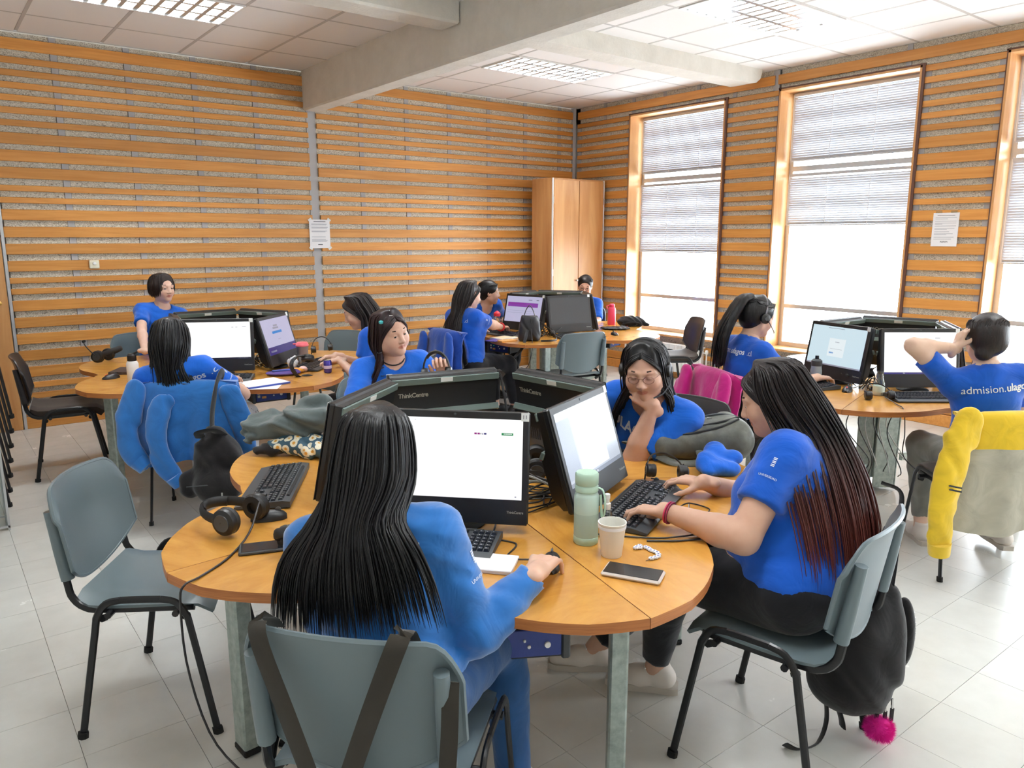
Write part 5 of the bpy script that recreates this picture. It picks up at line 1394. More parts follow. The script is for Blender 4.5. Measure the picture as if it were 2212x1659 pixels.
make_headset((2.42, 5.55, .770), axes_rot((.8, -.5, 0), (.2, .6, .5)), 'headset behind the typing hands near the steel tumbler', -1, .85, False)
make_headset((4.46, 5.26, .755), axes_rot((.7, -.7, 0), (.3, .5, .35)), 'headset between the black handbag and the switched off screen', 0, .8, False)
make_headset((1.80, 2.16, .765), axes_rot((.5, .8, .1), (.6, -.5, .15)), 'black headset lying among cables in the middle of the front table', 0, .9)
make_headset((4.45, 2.22, .765), axes_rot((.5, .8, .1), (-.2, -.5, .5)), 'black headset among cables between the two lit screens by the window', 1, .85, False)

M['mint'] = mat('mint_plastic', C(176, 206, 186), .45); M['mintbody'] = mat('frosted_mint', C(188, 214, 204), .35, spec=.5); M['mintwater'] = mat('frosted_water', C(170, 198, 190), .4)
b = thing('water_bottle', 'frosted mint green water bottle with strap on the front table', 'bottle', (1.478, 1.552, ZT))
MB().lathe([(.036, .022), (.0365, .03), (.0365, .095)], 28).build('water_section', M['mintwater'], b)
MB().lathe([(.0365, .095), (.0365, .145), (.034, .152), (.031, .158), (.031, .163)], 28).build('bottle_body', M['mintbody'], b)
MB().lathe([(.034, 0), (.0365, .003), (.0372, .022), (.0365, .023)], 28).build('base_band', M['mint'], b)
MB().lathe([(.031, .158), (.0345, .162), (.0345, .176), (.032, .180), (.0345, .184), (.0345, .212), (.031, .217)], 28).build('cap', M['mint'], b)
q = [(.034, -.01, .172), (.046, -.02, .165), (.052, -.024, .13), (.050, -.024, .095), (.044, -.02, .085), (.042, -.014, .11), (.040, -.01, .15)]
MB().tube(catmull([IR * x + IF * y + Vector((0, 0, z)) for x, y, z in q], 20), .0035, 6, flat=(.5, 1.3)).build('strap', M['mint'], b)
b = thing('spray_bottle', 'small clear spray bottle behind the paper cup', 'bottle', (1.552, 1.540, ZT))
MB().lathe([(.014, 0), (.016, .003), (.016, .075), (.012, .088), (.009, .092)], 20).build('bottle_body', M['clear'], b)
MB().lathe([(.010, .090), (.011, .094), (.011, .108), (.007, .110), (.007, .122), (.0085, .123), (.0085, .136), (.006, .138)], 18).build('nozzle', M['white'], b)
MB().lathe([(.0135, .002), (.0142, .004), (.0142, .03)], 18).build('liquid', mat('clear_liquid', C(225, 232, 236), .2), b)
MB().box(tuple(-IF * .0163 + Vector((0, 0, .045))), (.018, .001, .035), Matrix.Rotation(R(-37.7), 3, 'Z')).build('label', M['paper'], b, smooth=False)
c = thing('paper_cup', 'white paper cup beside the mint green bottle', 'cup', (1.470, 1.437, ZT))
MB().lathe([(.028, 0), (.0295, .002), (.039, .096), (.0405, .098), (.0405, .101), (.038, .101), (.0365, .094), (.028, .008), (.001, .008)], 32).build('cup_wall', mat('cup_paper', C(240, 238, 230), .7), c)
MB().lathe([(.0392, .084), (.0398, .0845), (.0402, .0925), (.0396, .093)], 32, None, False).build('rim_band', M['paper'], c)
p = thing('mobile_phone', 'black phone in a clear wavy case beside the paper cup', 'phone', (1.421, 1.307, ZT), R(-61))
MB().box((0, 0, .0065), (.160, .080, .012), None, .005).build('case', mat('clear_case', C(214, 206, 202), .3), p)
MB().box((0, 0, .0125), (.149, .070, .0022), None, .001).build('screen', mat('phone_glass', C(30, 31, 36), .12), p)
p2 = thing('mobile_phone', 'dark phone at the left edge of the straight black hair', 'phone', (.700, 2.085, ZT), R(-20))
MB().box((0, 0, .0055), (.135, .072, .010), None, .003).build('case', M['charcoal'], p2); MB().box((0, 0, .0108), (.12, .064, .001)).build('screen', mat('phone_glass2', C(44, 46, 52), .12), p2)
bead = thing('bead_charm', 'white and violet bead flower strap beside the phone', 'charm', (1.565, 1.375, ZT), R(-50)); bead.scale = (.72, .72, .9)
M['bead'] = mat('white_bead', C(228, 230, 240), .25); M['beadv'] = mat('violet_bead', C(104, 110, 180), .25)
path = catmull([(-.045, .055, .006), (-.06, .03, .006), (-.02, .045, .006), (.0, .02, .006), (.025, .0, .006), (.03, -.035, .006), (.005, -.06, .006)], 13)
me_b = MB().lathe([(.001, -.0042), (.004, -.003), (.0052, 0), (.004, .003), (.001, .0042)], 8).mesh('bead', M['bead']); me_v = MB().lathe([(.001, -.004), (.0042, -.003), (.0055, 0), (.0042, .003), (.001, .004)], 8).mesh('bead', M['beadv'])
for i, pt in enumerate(path):
    pt = Vector(pt); link('bead', me_v, bead, pt)
    for a in range(5): link('bead', me_b, bead, pt + Vector((.0068 * math.cos(a * 1.257 + i), .0068 * math.sin(a * 1.257 + i), 0)))
MB().tube([path[-1], Vector(path[-1]) + Vector((-.02, -.02, -.004))], .0008, 5).build('loop', M['cable'], bead)

def cable(pts, label, r=.0028, m_='cable', grp='loose cables', n=40, name='cable'):
    o = thing(name, label, 'cable', pts[0], 0, grp); P = [Vector(q) - Vector(pts[0]) for q in pts]
    MB().tube(catmull(P, n), r, 6).build('cable_run', M[m_], o); return o
cable([(.76, 2.27, .80), (.70, 2.20, .735), (.60, 2.08, .724), (.50, 2.00, .724), (.452, 1.975, .722), (.437, 1.965, .68), (.44, 1.96, .5), (.47, 1.90, .32), (.52, 1.78, .25), (.56, 1.62, .27), (.60, 1.47, .33)], 'black headset cable hanging over the edge of the front table to the floor side', .0032)
cable([(1.26, 1.53, .73), (1.22, 1.60, .723), (1.30, 1.66, .723), (1.28, 1.74, .723), (1.36, 1.84, .723), (1.45, 1.95, .723)], 'mouse cable curling behind the hand of the person in the blue sweatshirt')
cable([(1.87, 1.50, .745), (1.90, 1.56, .723), (1.98, 1.58, .723), (1.99, 1.50, .723), (1.92, 1.48, .724), (1.875, 1.495, .75)], 'thin cable loop beside the small black jack on the front table', .0022)
cable([(1.62, 1.44, .724), (1.70, 1.38, .724), (1.80, 1.34, .724), (1.84, 1.36, .724), (1.74, 1.39, .726), (1.66, 1.43, .726), (1.58, 1.52, .724), (1.50, 1.62, .724)], 'pair of black cables under the bare forearm by the bead strap', .003)
rg = random.Random(5)
for k in range(15):
    a0, a1 = rg.uniform(0, 6.28), rg.uniform(0, 6.28); c0 = Vector((1.62, 2.02, 0)); pts = []
    for j in range(6):
        a = a0 + j * rg.uniform(.5, 1.1); rr_ = rg.uniform(.05, .27); pts.append(c0 + Vector((rr_ * math.cos(a), rr_ * math.sin(a) * .8, .725 + rg.uniform(0, .05) * (j % 2))))
    cable(pts, 'black cable in the tangle behind the bright screen of the front table', rg.choice((.0024, .003, .0034)), 'cable', 'tangled black cables of the front table')
for k in range(2):
    cable([(1.44 + .03 * k, 1.98, .80 - .03 * k), (1.58, 1.97, .80 - .02 * k), (1.66 + .03 * k, 1.90, .76), (1.75, 1.84 - .03 * k, .735)], 'pale grey cable arching over the tangle behind the bright screen', .0042, 'gcable', 'pale cables of the front table')
for tb, c0, lab in (('right', (4.42, 2.24), 'dark cable heaped between the two lit screens by the window'), ('left', (1.86, 5.25), 'dark cable between the lit screens of the far left table'), ('back', (4.52, 5.35), 'dark cable looping beside the switched off screen')):
    for k in range(7):
        a0 = rg.uniform(0, 6.28); pts = []
        for j in range(5):
            a = a0 + j * rg.uniform(.6, 1.2); rr_ = rg.uniform(.03, .16); pts.append((c0[0] + rr_ * math.cos(a), c0[1] + rr_ * math.sin(a), .725 + rg.uniform(0, .10) * (j % 2)))
        cable(pts, lab, .0032, 'cable' if k else 'gcable' if tb != 'back' else 'cable', 'cables of the %s table' % tb, 26)
for k in range(7):
    x, y = 4.42 + rg.uniform(-.15, .2), 2.1 + rg.uniform(-.1, .2)
    cable([(x, y, .70), (x - .03, y + .05, .5), (x + rg.uniform(-.1, .1), y - .05, .3), (x + .05, y, .15 + rg.uniform(0, .2))], 'cable hanging beneath the window-side table', .0032, 'gcable' if k % 2 else 'cable', 'cables under the window-side table', 24)
cable([(4.17, 2.0, .74), (4.10, 1.90, .725), (4.03, 1.83, .715), (4.0, 1.80, .6), (3.99, 1.79, .48), (4.01, 1.70, .40)], 'headset cable dropping off the front edge of the window-side table', .0028)
for (x, y, z, w) in ((1.78, 2.085, .765, 'taller'), (1.655, 1.845, .74, 'lower')):
    o = thing('red_clip', '%s red cable clip on a computer stand in the middle of the front table' % w, 'clip', (x, y, z), R(-38))
    MB().tube(catmull([(-.02, 0, 0), (-.02, 0, .035), (.02, 0, .035), (.028, 0, .02), (.02, 0, 0), (-.015, 0, 0)], 16), .005, 6).build('loop', M['red'], o)
    MB().box((-.02, 0, -.02), (.008, .02, .05), None, .002).build('tab', M['red'], o)
o = thing('jack_plug', 'small black jack plug standing near the bracelet wrist', 'plug', (1.876, 1.494, ZT)); MB().lathe([(.004, 0), (.0065, .004), (.007, .02), (.005, .028), (.003, .034)], 12).build('plug_body', M['black'], o); MB().tube([(0, 0, .033), (.004, .004, .045)], .002, 6).build('plug_tip', M['chrome'], o)
def pad(name, label, cat, x, y, rz, w, d, t, m_, z=ZT, extra=None):
    o = thing(name, label, cat, (x, y, z), R(rz)); MB().box((0, 0, t * .5), (w, d, t), None, min(.002, t * .3)).build('cover', m_, o)
    if extra: MB().box((0, 0, t + .0006), (w * .97, d * .97, .0012)).build('top_sheet', extra, o, smooth=False)
    return o
M['navy'] = mat('navy_cover', C(40, 66, 150), .5); M['orange'] = mat('orange_cover', C(232, 172, 96), .5); M['violet'] = mat('violet_cloth', C(92, 74, 150), .7); M['sky'] = mat('sky_blue', C(58, 134, 214), .5)
pad('notebook', 'white notebook under the sweatshirt arm at the front table', 'notebook', 1.15, 1.60, -50, .16, .11, .012, M['paper'])
pad('paper_sheet', 'white sheet corner showing behind the bright screen', 'paper', 1.80, 2.30, 20, .21, .15, .001, M['paper'])
pad('folder', 'sky blue folder behind the two computer backs of the front table', 'folder', 2.10, 2.60, 30, .20, .12, .015, M['sky'])
n1 = pad('notebook', 'open white notebook with navy cover at the edge of the far left table', 'notebook', 1.60, 4.60, 8, .28, .21, .012, M['navy'], ZT, M['paper'])
pad('paper_sheet', 'loose sheet sticking out under the navy notebook', 'paper', 1.56, 4.53, -32, .25, .18, .0012, M['paper'], ZT - .0005 + .0008)
pad('notebook', 'cream notebook on the left edge of the back table', 'notebook', 4.10, 5.42, 10, .21, .15, .012, M['paper'], ZT, mat('cream', C(236, 214, 176), .7))
pad('notebook', 'orange notepad beside the black handbag', 'notebook', 4.02, 5.27, -5, .16, .10, .010, M['orange'])
pad('notebook', 'violet notebook under the cream one on the back table edge', 'notebook', 3.97, 5.36, 20, .20, .10, .008, M['violet'])
o = thing('pencil_pouch', 'violet pouch with blue lining beside the white notebook', 'pouch', (1.83, 4.83, ZT), R(-20))
sd = SDF(); sd.ell((0, 0, .016), (.115, .065, .016), None, .01).ell((.02, -.01, .03), (.08, .04, .010), None, .01); sdf_obj(sd, .006, 'pouch_body', M['violet'], o); MB().tube([(-.07, -.03, .034), (0, -.045, .038), (.08, -.03, .036)], .006, 6).build('lining', M['navy'], o)
o = thing('steel_tumbler', 'steel tumbler with pink lid on the far left table', 'tumbler', (2.06, 5.055, ZT))
MB().lathe([(.030, 0), (.032, .002), (.041, .140), (.042, .150)], 28).build('steel_body', mat('brushed_steel', C(168, 164, 160), .28, .95), o)
M['coral'] = mat('coral_plastic', C(238, 112, 122), .4); l = MB().lathe([(.042, .148), (.045, .150), (.045, .158), (.040, .166), (.036, .176), (.018, .178)], 28).build('lid', M['coral'], o)
MB().box(tuple(-IR * .05 + Vector((0, 0, .163))), (.03, .02, .008), None, .003).build('spout', M['coral'], l)
o = thing('crumpled_cup', 'crumpled white wrapper beside the steel tumbler', 'wrapper', (1.985, 5.05, ZT)); sd = SDF(); sd.ell((0, 0, .035), (.034, .034, .035), None, .01).cone((-.02, 0, .05), (.02, .01, .07), .018, .014, .01); sdf_obj(sd, .006, 'wrapper_body', M['paper'], o, 0, folds(.004, 190, 1))
o = thing('snack_wrapper', 'orange and white snack wrapper under the open headset', 'wrapper', (1.93, 4.86, ZT)); sd = SDF(); sd.ell((0, 0, .016), (.06, .04, .017), None, .01); sdf_obj(sd, .006, 'wrapper_body', mat('orange_foil', C(236, 168, 60), .35), o, 0, folds(.003, 170, 2)); sd = SDF(); sd.ell((.05, .01, .018), (.03, .03, .018), None, .01); sdf_obj(sd, .006, 'torn_end', mat('pale_foil', C(236, 196, 190), .4), o, 0, folds(.003, 190, 3))
o = thing('drink_can', 'violet drink can at the right edge of the far left table', 'can', (2.10, 4.735, ZT)); MB().lathe([(.022, 0), (.027, .006), (.027, .075), (.022, .084)], 24).build('can_body', mat('violet_can', C(76, 66, 160), .25, .5), o); MB().lathe([(.0272, .03), (.0275, .031), (.0275, .05), (.0272, .051)], 24).build('pale_band', mat('pale_violet', C(200, 190, 226), .4), o); MB().lathe([(.021, .084), (.023, .085), (.022, .087), (.002, .085)], 24).build('lid', M['chrome'], o)
o = thing('water_bottle', 'white bottle with black cap beside the wavy black hair', 'bottle', (1.00, 5.20, ZT)); MB().lathe([(.034, 0), (.036, .004), (.036, .11), (.030, .125), (.024, .13)], 24).build('bottle_body', M['white'], o); MB().lathe([(.025, .128), (.027, .132), (.027, .165), (.018, .175)], 20).build('cap', M['black'], o); MB().tube([(.0, 0, .17), (.03, -.02, .185)], .006, 6).build('spout', M['black'], o)
pad('tablet_case', 'dark flat case leaning near the white bottle on the far left table', 'case', 1.02, 5.60, 60, .22, .12, .018, mat('brown_case', C(58, 44, 42), .5))
M['redlid'] = mat('red_lid', C(224, 56, 74), .4); M['pink'] = mat('pink_plastic', C(232, 74, 108), .35)
o = thing('water_bottle', 'clear bottle with red lid at the back table', 'bottle', (4.33, 5.83, ZT)); MB().lathe([(.032, 0), (.034, .004), (.034, .13), (.028, .15), (.026, .16)], 24).build('bottle_body', M['clear'], o); MB().lathe([(.033, .025), (.0332, .026), (.0332, .05)], 24).build('teal_band', mat('teal_band', C(120, 196, 190), .4), o); MB().lathe([(.030, .155), (.033, .158), (.033, .185), (.02, .195), (.012, .205)], 22).build('lid', M['redlid'], o)
o = thing('water_bottle', 'pink sports bottle in front of the window at the back table', 'bottle', (5.66, 5.62, ZT)); MB().lathe([(.038, 0), (.041, .005), (.041, .16), (.034, .18), (.022, .186)], 24).build('bottle_body', M['pink'], o); MB().lathe([(.026, .184), (.028, .188), (.028, .21), (.018, .22)], 20).build('lid', M['pink'], o); MB().tube([tuple(-IR * .02 + Vector((0, 0, .205))), tuple(-IR * .055 + Vector((0, 0, .195))), tuple(-IR * .05 + Vector((0, 0, .165)))], .007, 6).build('carry_loop', M['pink'], o)
M['bagblack'] = fabric('black_bag_cloth', C(22, 20, 22), .3); M['leather'] = mat('black_leather', C(34, 35, 39), .42, spec=.5)
o = thing('soft_bag', 'lumpy black cloth bag behind the pink bottle', 'bag', (5.72, 5.42, ZT), R(-25)); sd = SDF(); sd.ell((0, 0, .05), (.13, .08, .055), None, .02).ell((.07, -.02, .04), (.09, .07, .042), None, .02).cone((.1, -.04, .03), (.18, -.07, .018), .02, .015, .02); sdf_obj(sd, .008, 'bag_body', M['bagblack'], o, 1, folds(.005, 80, 1)); MB().tube(catmull([(-.1, -.06, .03), (0, -.10, .05), (.1, -.08, .03)], 12), .006, 6).build('strap', M['bagblack'], o)
o = thing('flat_pouch', 'flat black pouch in front of the lumpy black bag', 'pouch', (5.38, 5.30, ZT), R(-50)); sd = SDF(); sd.ell((0, 0, .014), (.15, .075, .016), None, .01); sdf_obj(sd, .007, 'pouch_body', M['leather'], o, 1, folds(.003, 90, 2)); MB().tube([(-.13, -.02, .022), (.13, -.03, .022)], .003, 5).build('zip', M['charcoal'], o)
# handbag on the back table
o = thing('handbag', 'black leather bucket handbag with long strap at the back table', 'bag', (4.19, 5.165, ZT), R(-38))
sd = SDF()
for z, w, d in ((.03, .098, .052), (.09, .094, .050), (.15, .086, .045), (.20, .074, .036)): sd.cone((-w + d, 0, z), (w - d, 0, z), d, d, .04)
sd.p = [(*p_[:6], [((0, 0, .004), (0, 0, -1)), ((0, 0, .222), (0, 0, 1))], *p_[7:]) for p_ in sd.p]
sdf_obj(sd, .008, 'bag_body', M['leather'], o, 1, folds(.0025, 60, 3))
MB().tube(catmull([(-.05, 0, .21), (-.03, .01, .27), (.0, .0, .31), (.03, .0, .27), (.05, 0, .21)], 16), .007, 6, flat=(.6, 1.2)).build('handle', M['leather'], o)
MB().tube(catmull([(.05, 0, .20), (.12, .02, .15), (.2, .02, .08), (.24, 0, .015), (.18, -.06, .008), (.10, -.08, .008)], 24), .008, 6, flat=(.4, 1.2)).build('strap', M['leather'], o)
MB().tube(catmull([(-.02, -.05, .10), (-.04, -.10, .02), (-.07, -.18, -.05), (-.13, -.24, -.11)], 16), .012, 6, flat=(.4, 1.3)).build('tassel_strap', M['leather'], o)
MB().tube(catmull([(.01, -.052, .2), (.015, -.054, .1), (.02, -.20, -.05), (-.02, -.2, -.2), (-.09, -.16, -.22), (-.12, -.14, -.12)], 26), .003, 6).build('cord', M['cable'], o)
o = thing('milk_bottle', 'clear glass bottle with paper label on the window-side table', 'bottle', (4.29, 2.10, ZT)); MB().lathe([(.030, 0), (.032, .004), (.032, .07), (.022, .10), (.017, .125), (.02, .13), (.02, .14)], 24).build('bottle_body', M['clear'], o); MB().lathe([(.0322, .02), (.0324, .021), (.0324, .055), (.0322, .056)], 24).build('label', mat('green_label', C(206, 220, 204), .7), o); MB().lathe([(.029, .003), (.030, .005), (.030, .05), (.001, .05)], 20).build('milk', mat('milk', C(232, 234, 230), .5), o)
o = thing('water_bottle', 'smoky bottle with black cap beside the login screen keyboard', 'bottle', (4.30, 2.50, ZT)); MB().lathe([(.030, 0), (.034, .005), (.034, .09), (.031, .105), (.030, .12)], 24).build('bottle_body', mat('smoky', C(150, 158, 160), .25), o); MB().lathe([(.031, .118), (.033, .122), (.032, .15), (.02, .16)], 22).build('cap', M['charcoal'], o); MB().lathe([(.010, .158), (.012, .16), (.011, .18)], 14).build('spout', M['black'], o)

# grey leather backpack on the front table
M['greyleather'] = mat('grey_leather', C(88, 89, 82), .5); N, L, b_ = nodes(M['greyleather']); mp = coords(N, L, (1, 1, 1)); nz = noise_tex(N, L, mp, 14, 5, .6); rp = ramp(N, [(.3, C(66, 67, 61)), (.7, C(104, 106, 98))]); L.new(nz.outputs['Fac'], rp.inputs['Fac']); L.new(rp.outputs[0], b_.inputs['Base Color']); bump(N, L, b_, nz.outputs['Fac'], .3, .01)
o = thing('leather_backpack', 'grey leather backpack with studs lying on the front table', 'bag', (2.475, 1.955, ZT), R(-32)); o.scale = (1.08, .98, 1.25)
sd = SDF()
sd.cone((-.15, -.06, .045), (-.15, .05, .04), .042, .036, .03).cone((.14, -.075, .06), (.14, .07, .06), .058, .058, .03)
for y in (-.075, -.03, .02, .065): sd.cone((-.14, y * .8, .045), (.13, y, .066), .042, .060, .03)
sd.p = [(*p_[:6], [((0, 0, .004), (0, 0, -1))], *p_[7:]) for p_ in sd.p]
bo = sdf_obj(sd, .008, 'bag_body', M['greyleather'], o, 1, folds(.002, 55, 4)); bvh = BVHTree.FromPolygons([v.co for v in bo.data.vertices], [p_.vertices for p_ in bo.data.polygons])
def onbag(x, y, up=.003):
    h_ = bvh.ray_cast(Vector((x, y, .5)), Vector((0, 0, -1))); return (h_[0] + Vector((0, 0, up))) if h_[0] else Vector((x, y, .05))
for pts, r_, nm, m_ in (([(-.10, -.085), (-.05, -.095), (.05, -.10), (.14, -.08)], .004, 'zip', 'black2'), ([(-.12, -.05), (-.04, -.062), (.06, -.066), (.15, -.05)], .004, 'zip', 'black2'), ([(-.06, .02), (.02, .045), (.10, .035), (.16, .0)], .004, 'seam', 'charcoal'), ([(-.17, -.02), (-.13, .04), (-.06, .07), (.02, .08)], .004, 'zip', 'black2'), ([(-.15, .0), (-.10, .03), (-.05, .02)], .004, 'seam', 'charcoal')):
    MB().tube(catmull([onbag(*q_) for q_ in pts], 24), r_, 6).build(nm, M[m_], o)
for k in range(9): MB().lathe([(.001, .002), (.003, .001), (.0032, -.002)], 8, Matrix.Translation(onbag(-.155 + .018 * k, .052 - .004 * abs(k - 4), .001))).build('stud', M['chrome'], o)
for x, y in ((.055, .01), (-.035, -.02)): MB().box(tuple(onbag(x, y, .003)), (.022, .006, .004), None, .001).build('zip_pull', M['chrome'], o)
MB().tube(catmull([(-.19, -.05, .03), (-.25, -.03, .05), (-.27, .02, .045), (-.24, .06, .03), (-.19, .05, .03)], 20), .013, 8, flat=(.35, 1.2)).build('carry_handle', M['greyleather'], o)
MB().tube(catmull([(-.02, -.12, .04), (-.03, -.16, .012), (-.12, -.15, .01), (-.17, -.09, .02)], 18), .012, 8, flat=(.35, 1.2)).build('strap', M['greyleather'], o)
o = thing('blue_cloth', 'crumpled royal blue garment between the leather backpack and the typing person', 'garment', (2.325, 1.745, ZT)); o.scale = (.88, .88, .72); sd = SDF(); sd.ell((0, 0, .04), (.085, .065, .045), None, .03).cone((-.04, .02, .07), (.07, .05, .10), .035, .045, .02).cone((-.06, -.02, .04), (.05, -.06, .035), .035, .04, .02).cone((.05, .0, .06), (.11, -.02, .07), .04, .04, .02); sdf_obj(sd, .008, 'cloth_body', M['tee2'], o, 1, folds(.004, 34, 5, (1, .6, .2)))
# heaped clothes at the left back lobe
M['charfleece'] = fabric('charcoal_fleece', C(84, 94, 94), .4, sheen=.4)
o = thing('charcoal_hoodie', 'charcoal grey hoodie heaped on the front table', 'garment', (1.20, 3.03, ZT), R(-37)); o.scale = (.86, .86, .86); sd = SDF()
sd.ell((0, .0, .13), (.17, .11, .07), None, .04).ell((.07, .02, .17), (.12, .10, .065), None, .04).cone((-.16, 0, .12), (-.25, -.01, .11), .050, .036, .03).cone((-.14, .03, .17), (-.23, .03, .16), .035, .028, .03).cone((-.05, -.07, .16), (.14, -.06, .19), .045, .05, .03).cone((.02, .04, .2), (.12, .02, .24), .05, .045, .03).cone((-.10, -.06, .10), (-.22, -.05, .085), .035, .028, .03)
sdf_obj(sd, .009, 'cloth_body', M['charfleece'], o, 1, folds(.010, 42, 2, (.5, .6, 1.2)))
M['daisy'] = mat('daisy_print', C(52, 84, 102), .7); N, L, b_ = nodes(M['daisy']); mp = coords(N, L, (1, 1, 1), False); vo = N.new('ShaderNodeTexVoronoi'); vo.inputs['Scale'].default_value = 24; L.new(mp.outputs[0], vo.inputs['Vector']); rp = ramp(N, [(0, C(210, 150, 60)), (.16, C(224, 178, 96)), (.2, C(228, 222, 200)), (.42, C(228, 222, 200)), (.46, C(52, 84, 102))]); rp.color_ramp.interpolation = 'CONSTANT'; L.new(vo.outputs['Distance'], rp.inputs['Fac']); L.new(rp.outputs[0], b_.inputs['Base Color'])
o = thing('floral_bag', 'teal cloth bag with daisy print under the charcoal hoodie', 'bag', (1.20, 3.00, ZT), R(-37)); o.scale = (.88, .88, .88); sd = SDF(); sd.ell((.02, -.04, .05), (.17, .085, .05), None, .03).cone((.05, -.11, .035), (.16, -.13, .035), .036, .036, .02); sdf_obj(sd, .008, 'bag_body', M['daisy'], o, 1, folds(.006, 60, 1)); sd = SDF(); sd.ell((-.13, -.06, .028), (.085, .045, .028), None, .02); sdf_obj(sd, .008, 'black_lining', M['bagblack'], o, 1, folds(.005, 70, 3))

# blue power units slung beneath the tables
M['upsblue'] = mat('navy_panel', C(30, 52, 128), .4); M['led'] = mat('green_led', C(40, 230, 120), .4, emit=C(40, 255, 140), estr=2)
def power_unit(x, y, face, label, hz=.565):
    o = thing('power_unit', label, 'power unit', (x, y, hz), R(face + 90), 'power units under the tables')
    MB().box((0, .1, .048), (.25, .22, .096), None, .01).build('casing', M['black2'], o); MB().box((0, -.012, .05), (.20, .006, .078), None, .002).build('front_panel', M['upsblue'], o)
    for sx in (-1, 1): MB().box((sx * .113, -.006, .048), (.024, .02, .10), None, .005).build('end_cap', M['charcoal'], o)
    for z in (.066, .044): 
        MB().box((-.083, -.016, z), (.016, .003, .016), None, .001).build('button', mat('cream_button', C(226, 222, 196), .5) if 'creamb' not in M else M['creamb'], o)
    MB().box((-.05, -.016, .036), (.028, .003, .015), None, .001).build('switch', M['orange'], o)
    for x_, z_, r_ in ((.0, .06, .004), (.012, .042, .005), (.062, .045, .009)): MB().lathe([(.001, 0), (r_, .001), (r_ * .9, .005), (.001, .006)], 14, Matrix.Translation((x_, -.015, z_)) @ Matrix.Rotation(R(90), 4, 'X')).build('socket', M['white'], o)
    MB().box((-.052, -.0155, .066), (.004, .002, .004)).build('led', M['led'], o, smooth=False)
    for sx in (-.09, .09): MB().box((sx, .1, .0925 + (.6905 - hz - .0925) / 2), (.02, .2, .6905 - hz - .0925), None, .003).build('bracket', M['galv'], o, smooth=False)
M['creamb'] = mat('cream_button', C(226, 222, 196), .5)
power_unit(1.165, 1.455, 240, 'blue panelled power unit slung under the front table edge', .50)
power_unit(1.72, 4.78, 268, 'blue panelled power unit under the far left table below the navy notebook')
power_unit(4.17, 5.58, 200, 'blue panelled power unit under the left edge of the back table')
power_unit(5.30, 5.22, 290, 'blue panelled power unit under the right part of the back table')

# notices and the wall control
o = thing('notice_sheet', 'taped paper notice on the slatted back wall over the grey joint', 'notice', (3.33, WY - .004, 1.65)); 
P = [[(-.112 + .224 * i / 6, -.002 - .004 * math.sin(i * .9 + j) * (j in (0, 8)), -.145 + .29 * j / 8) for j in range(9)] for i in range(7)]
MB().sheet(P, .0012).build('sheet', M['paper'], o)
for k, (z, w) in enumerate([(.125, .13), (.10, .17), (.092, .16), (.068, .18), (.06, .17), (.03, .17), (.022, .15), (-.03, .15), (-.055, .15), (-.065, .17), (-.075, .16)]): MB().box((-.0 - (.18 - w) / 2 * (k > 0), -.0065, z), (w, .0008, .0042 if k else .006)).build('print_line', M['inkl'] if k else M['ink'], o, smooth=False)
for sx, sz in ((-1, 1), (1, 1), (-1, -1), (1, -1)): MB().box((sx * .105, -.0075, sz * .145), (.04, .001, .02), Matrix.Rotation(R(35 * sx * sz), 3, 'Y')).build('tape', M['sticker'], o, smooth=False)
MB().box((0, -.0065, -.108), (.05, .0008, .007)).build('print_line', M['ink'], o, smooth=False)
o = thing('notice_sheet', 'taped paper notice on the pillar between the two right windows', 'notice', (WX - .004, 2.935, 1.678), R(-90))
MB().box((0, 0, 0), (.208, .0014, .278)).build('sheet', M['paper'], o, smooth=False)
for k, (z, w) in enumerate([(.118, .14), (.098, .17), (.088, .10), (.070, .17), (.054, .17), (.046, .06), (.030, .17), (.010, .16), (.002, .10), (-.018, .12), (-.034, .15), (-.042, .10), (-.062, .16), (-.078, .14)]): MB().box((-(.17 - w) / 2 * (k > 0), -.0013, z), (w, .0006, .0034)).build('print_line', M['inkl'] if k else M['ink'], o, smooth=False)
MB().tube(catmull([(-.03 + .006 * k, -.0015, -.103 + (.008 if k % 2 else -.004)) for k in range(11)], 50), .0014, 4).build('signature', M['ink'], o)
for sx in (-1, 1): MB().box((sx * .06, -.002, .147), (.05, .0006, .02)).build('tape', M['clear'], o, smooth=False)
o = thing('wall_control', 'small cream wall control with round knob on the slatted back wall', 'switch', (1.224, WY - .012, 1.384)); MB().box((0, 0, 0), (.078, .024, .074), None, .006).build('plate', mat('cream_plastic', C(232, 228, 206), .5), o); MB().lathe([(.014, 0), (.014, .010), (.011, .013)], 18, Matrix.Translation((0, -.012, .008)) @ Matrix.Rotation(R(90), 4, 'X')).build('knob', M['white'], o)

# clear display case corner at the left edge
o = thing('display_case', 'clear acrylic case with metal edges at the left edge', 'case', (-.15, 5.02, 0)); f = MB()
for x in (-.39, .39):
    for y in (-.10, .10): f.box((x, y, .40), (.012, .012, .80))
for z in (.02, .80):
    for y in (-.10, .10): f.box((0, y, z), (.79, .012, .012))
    for x in (-.39, .39): f.box((x, 0, z), (.012, .21, .012))
f.build('metal_edges', M['alu'], o, smooth=False)
for y in (-.10, .10): MB().box((0, y, .41), (.77, .004, .77)).build('pane', M['clear'], o, smooth=False)
for x in (-.39, .39): MB().box((x, 0, .41), (.004, .19, .77)).build('pane', M['clear'], o, smooth=False)

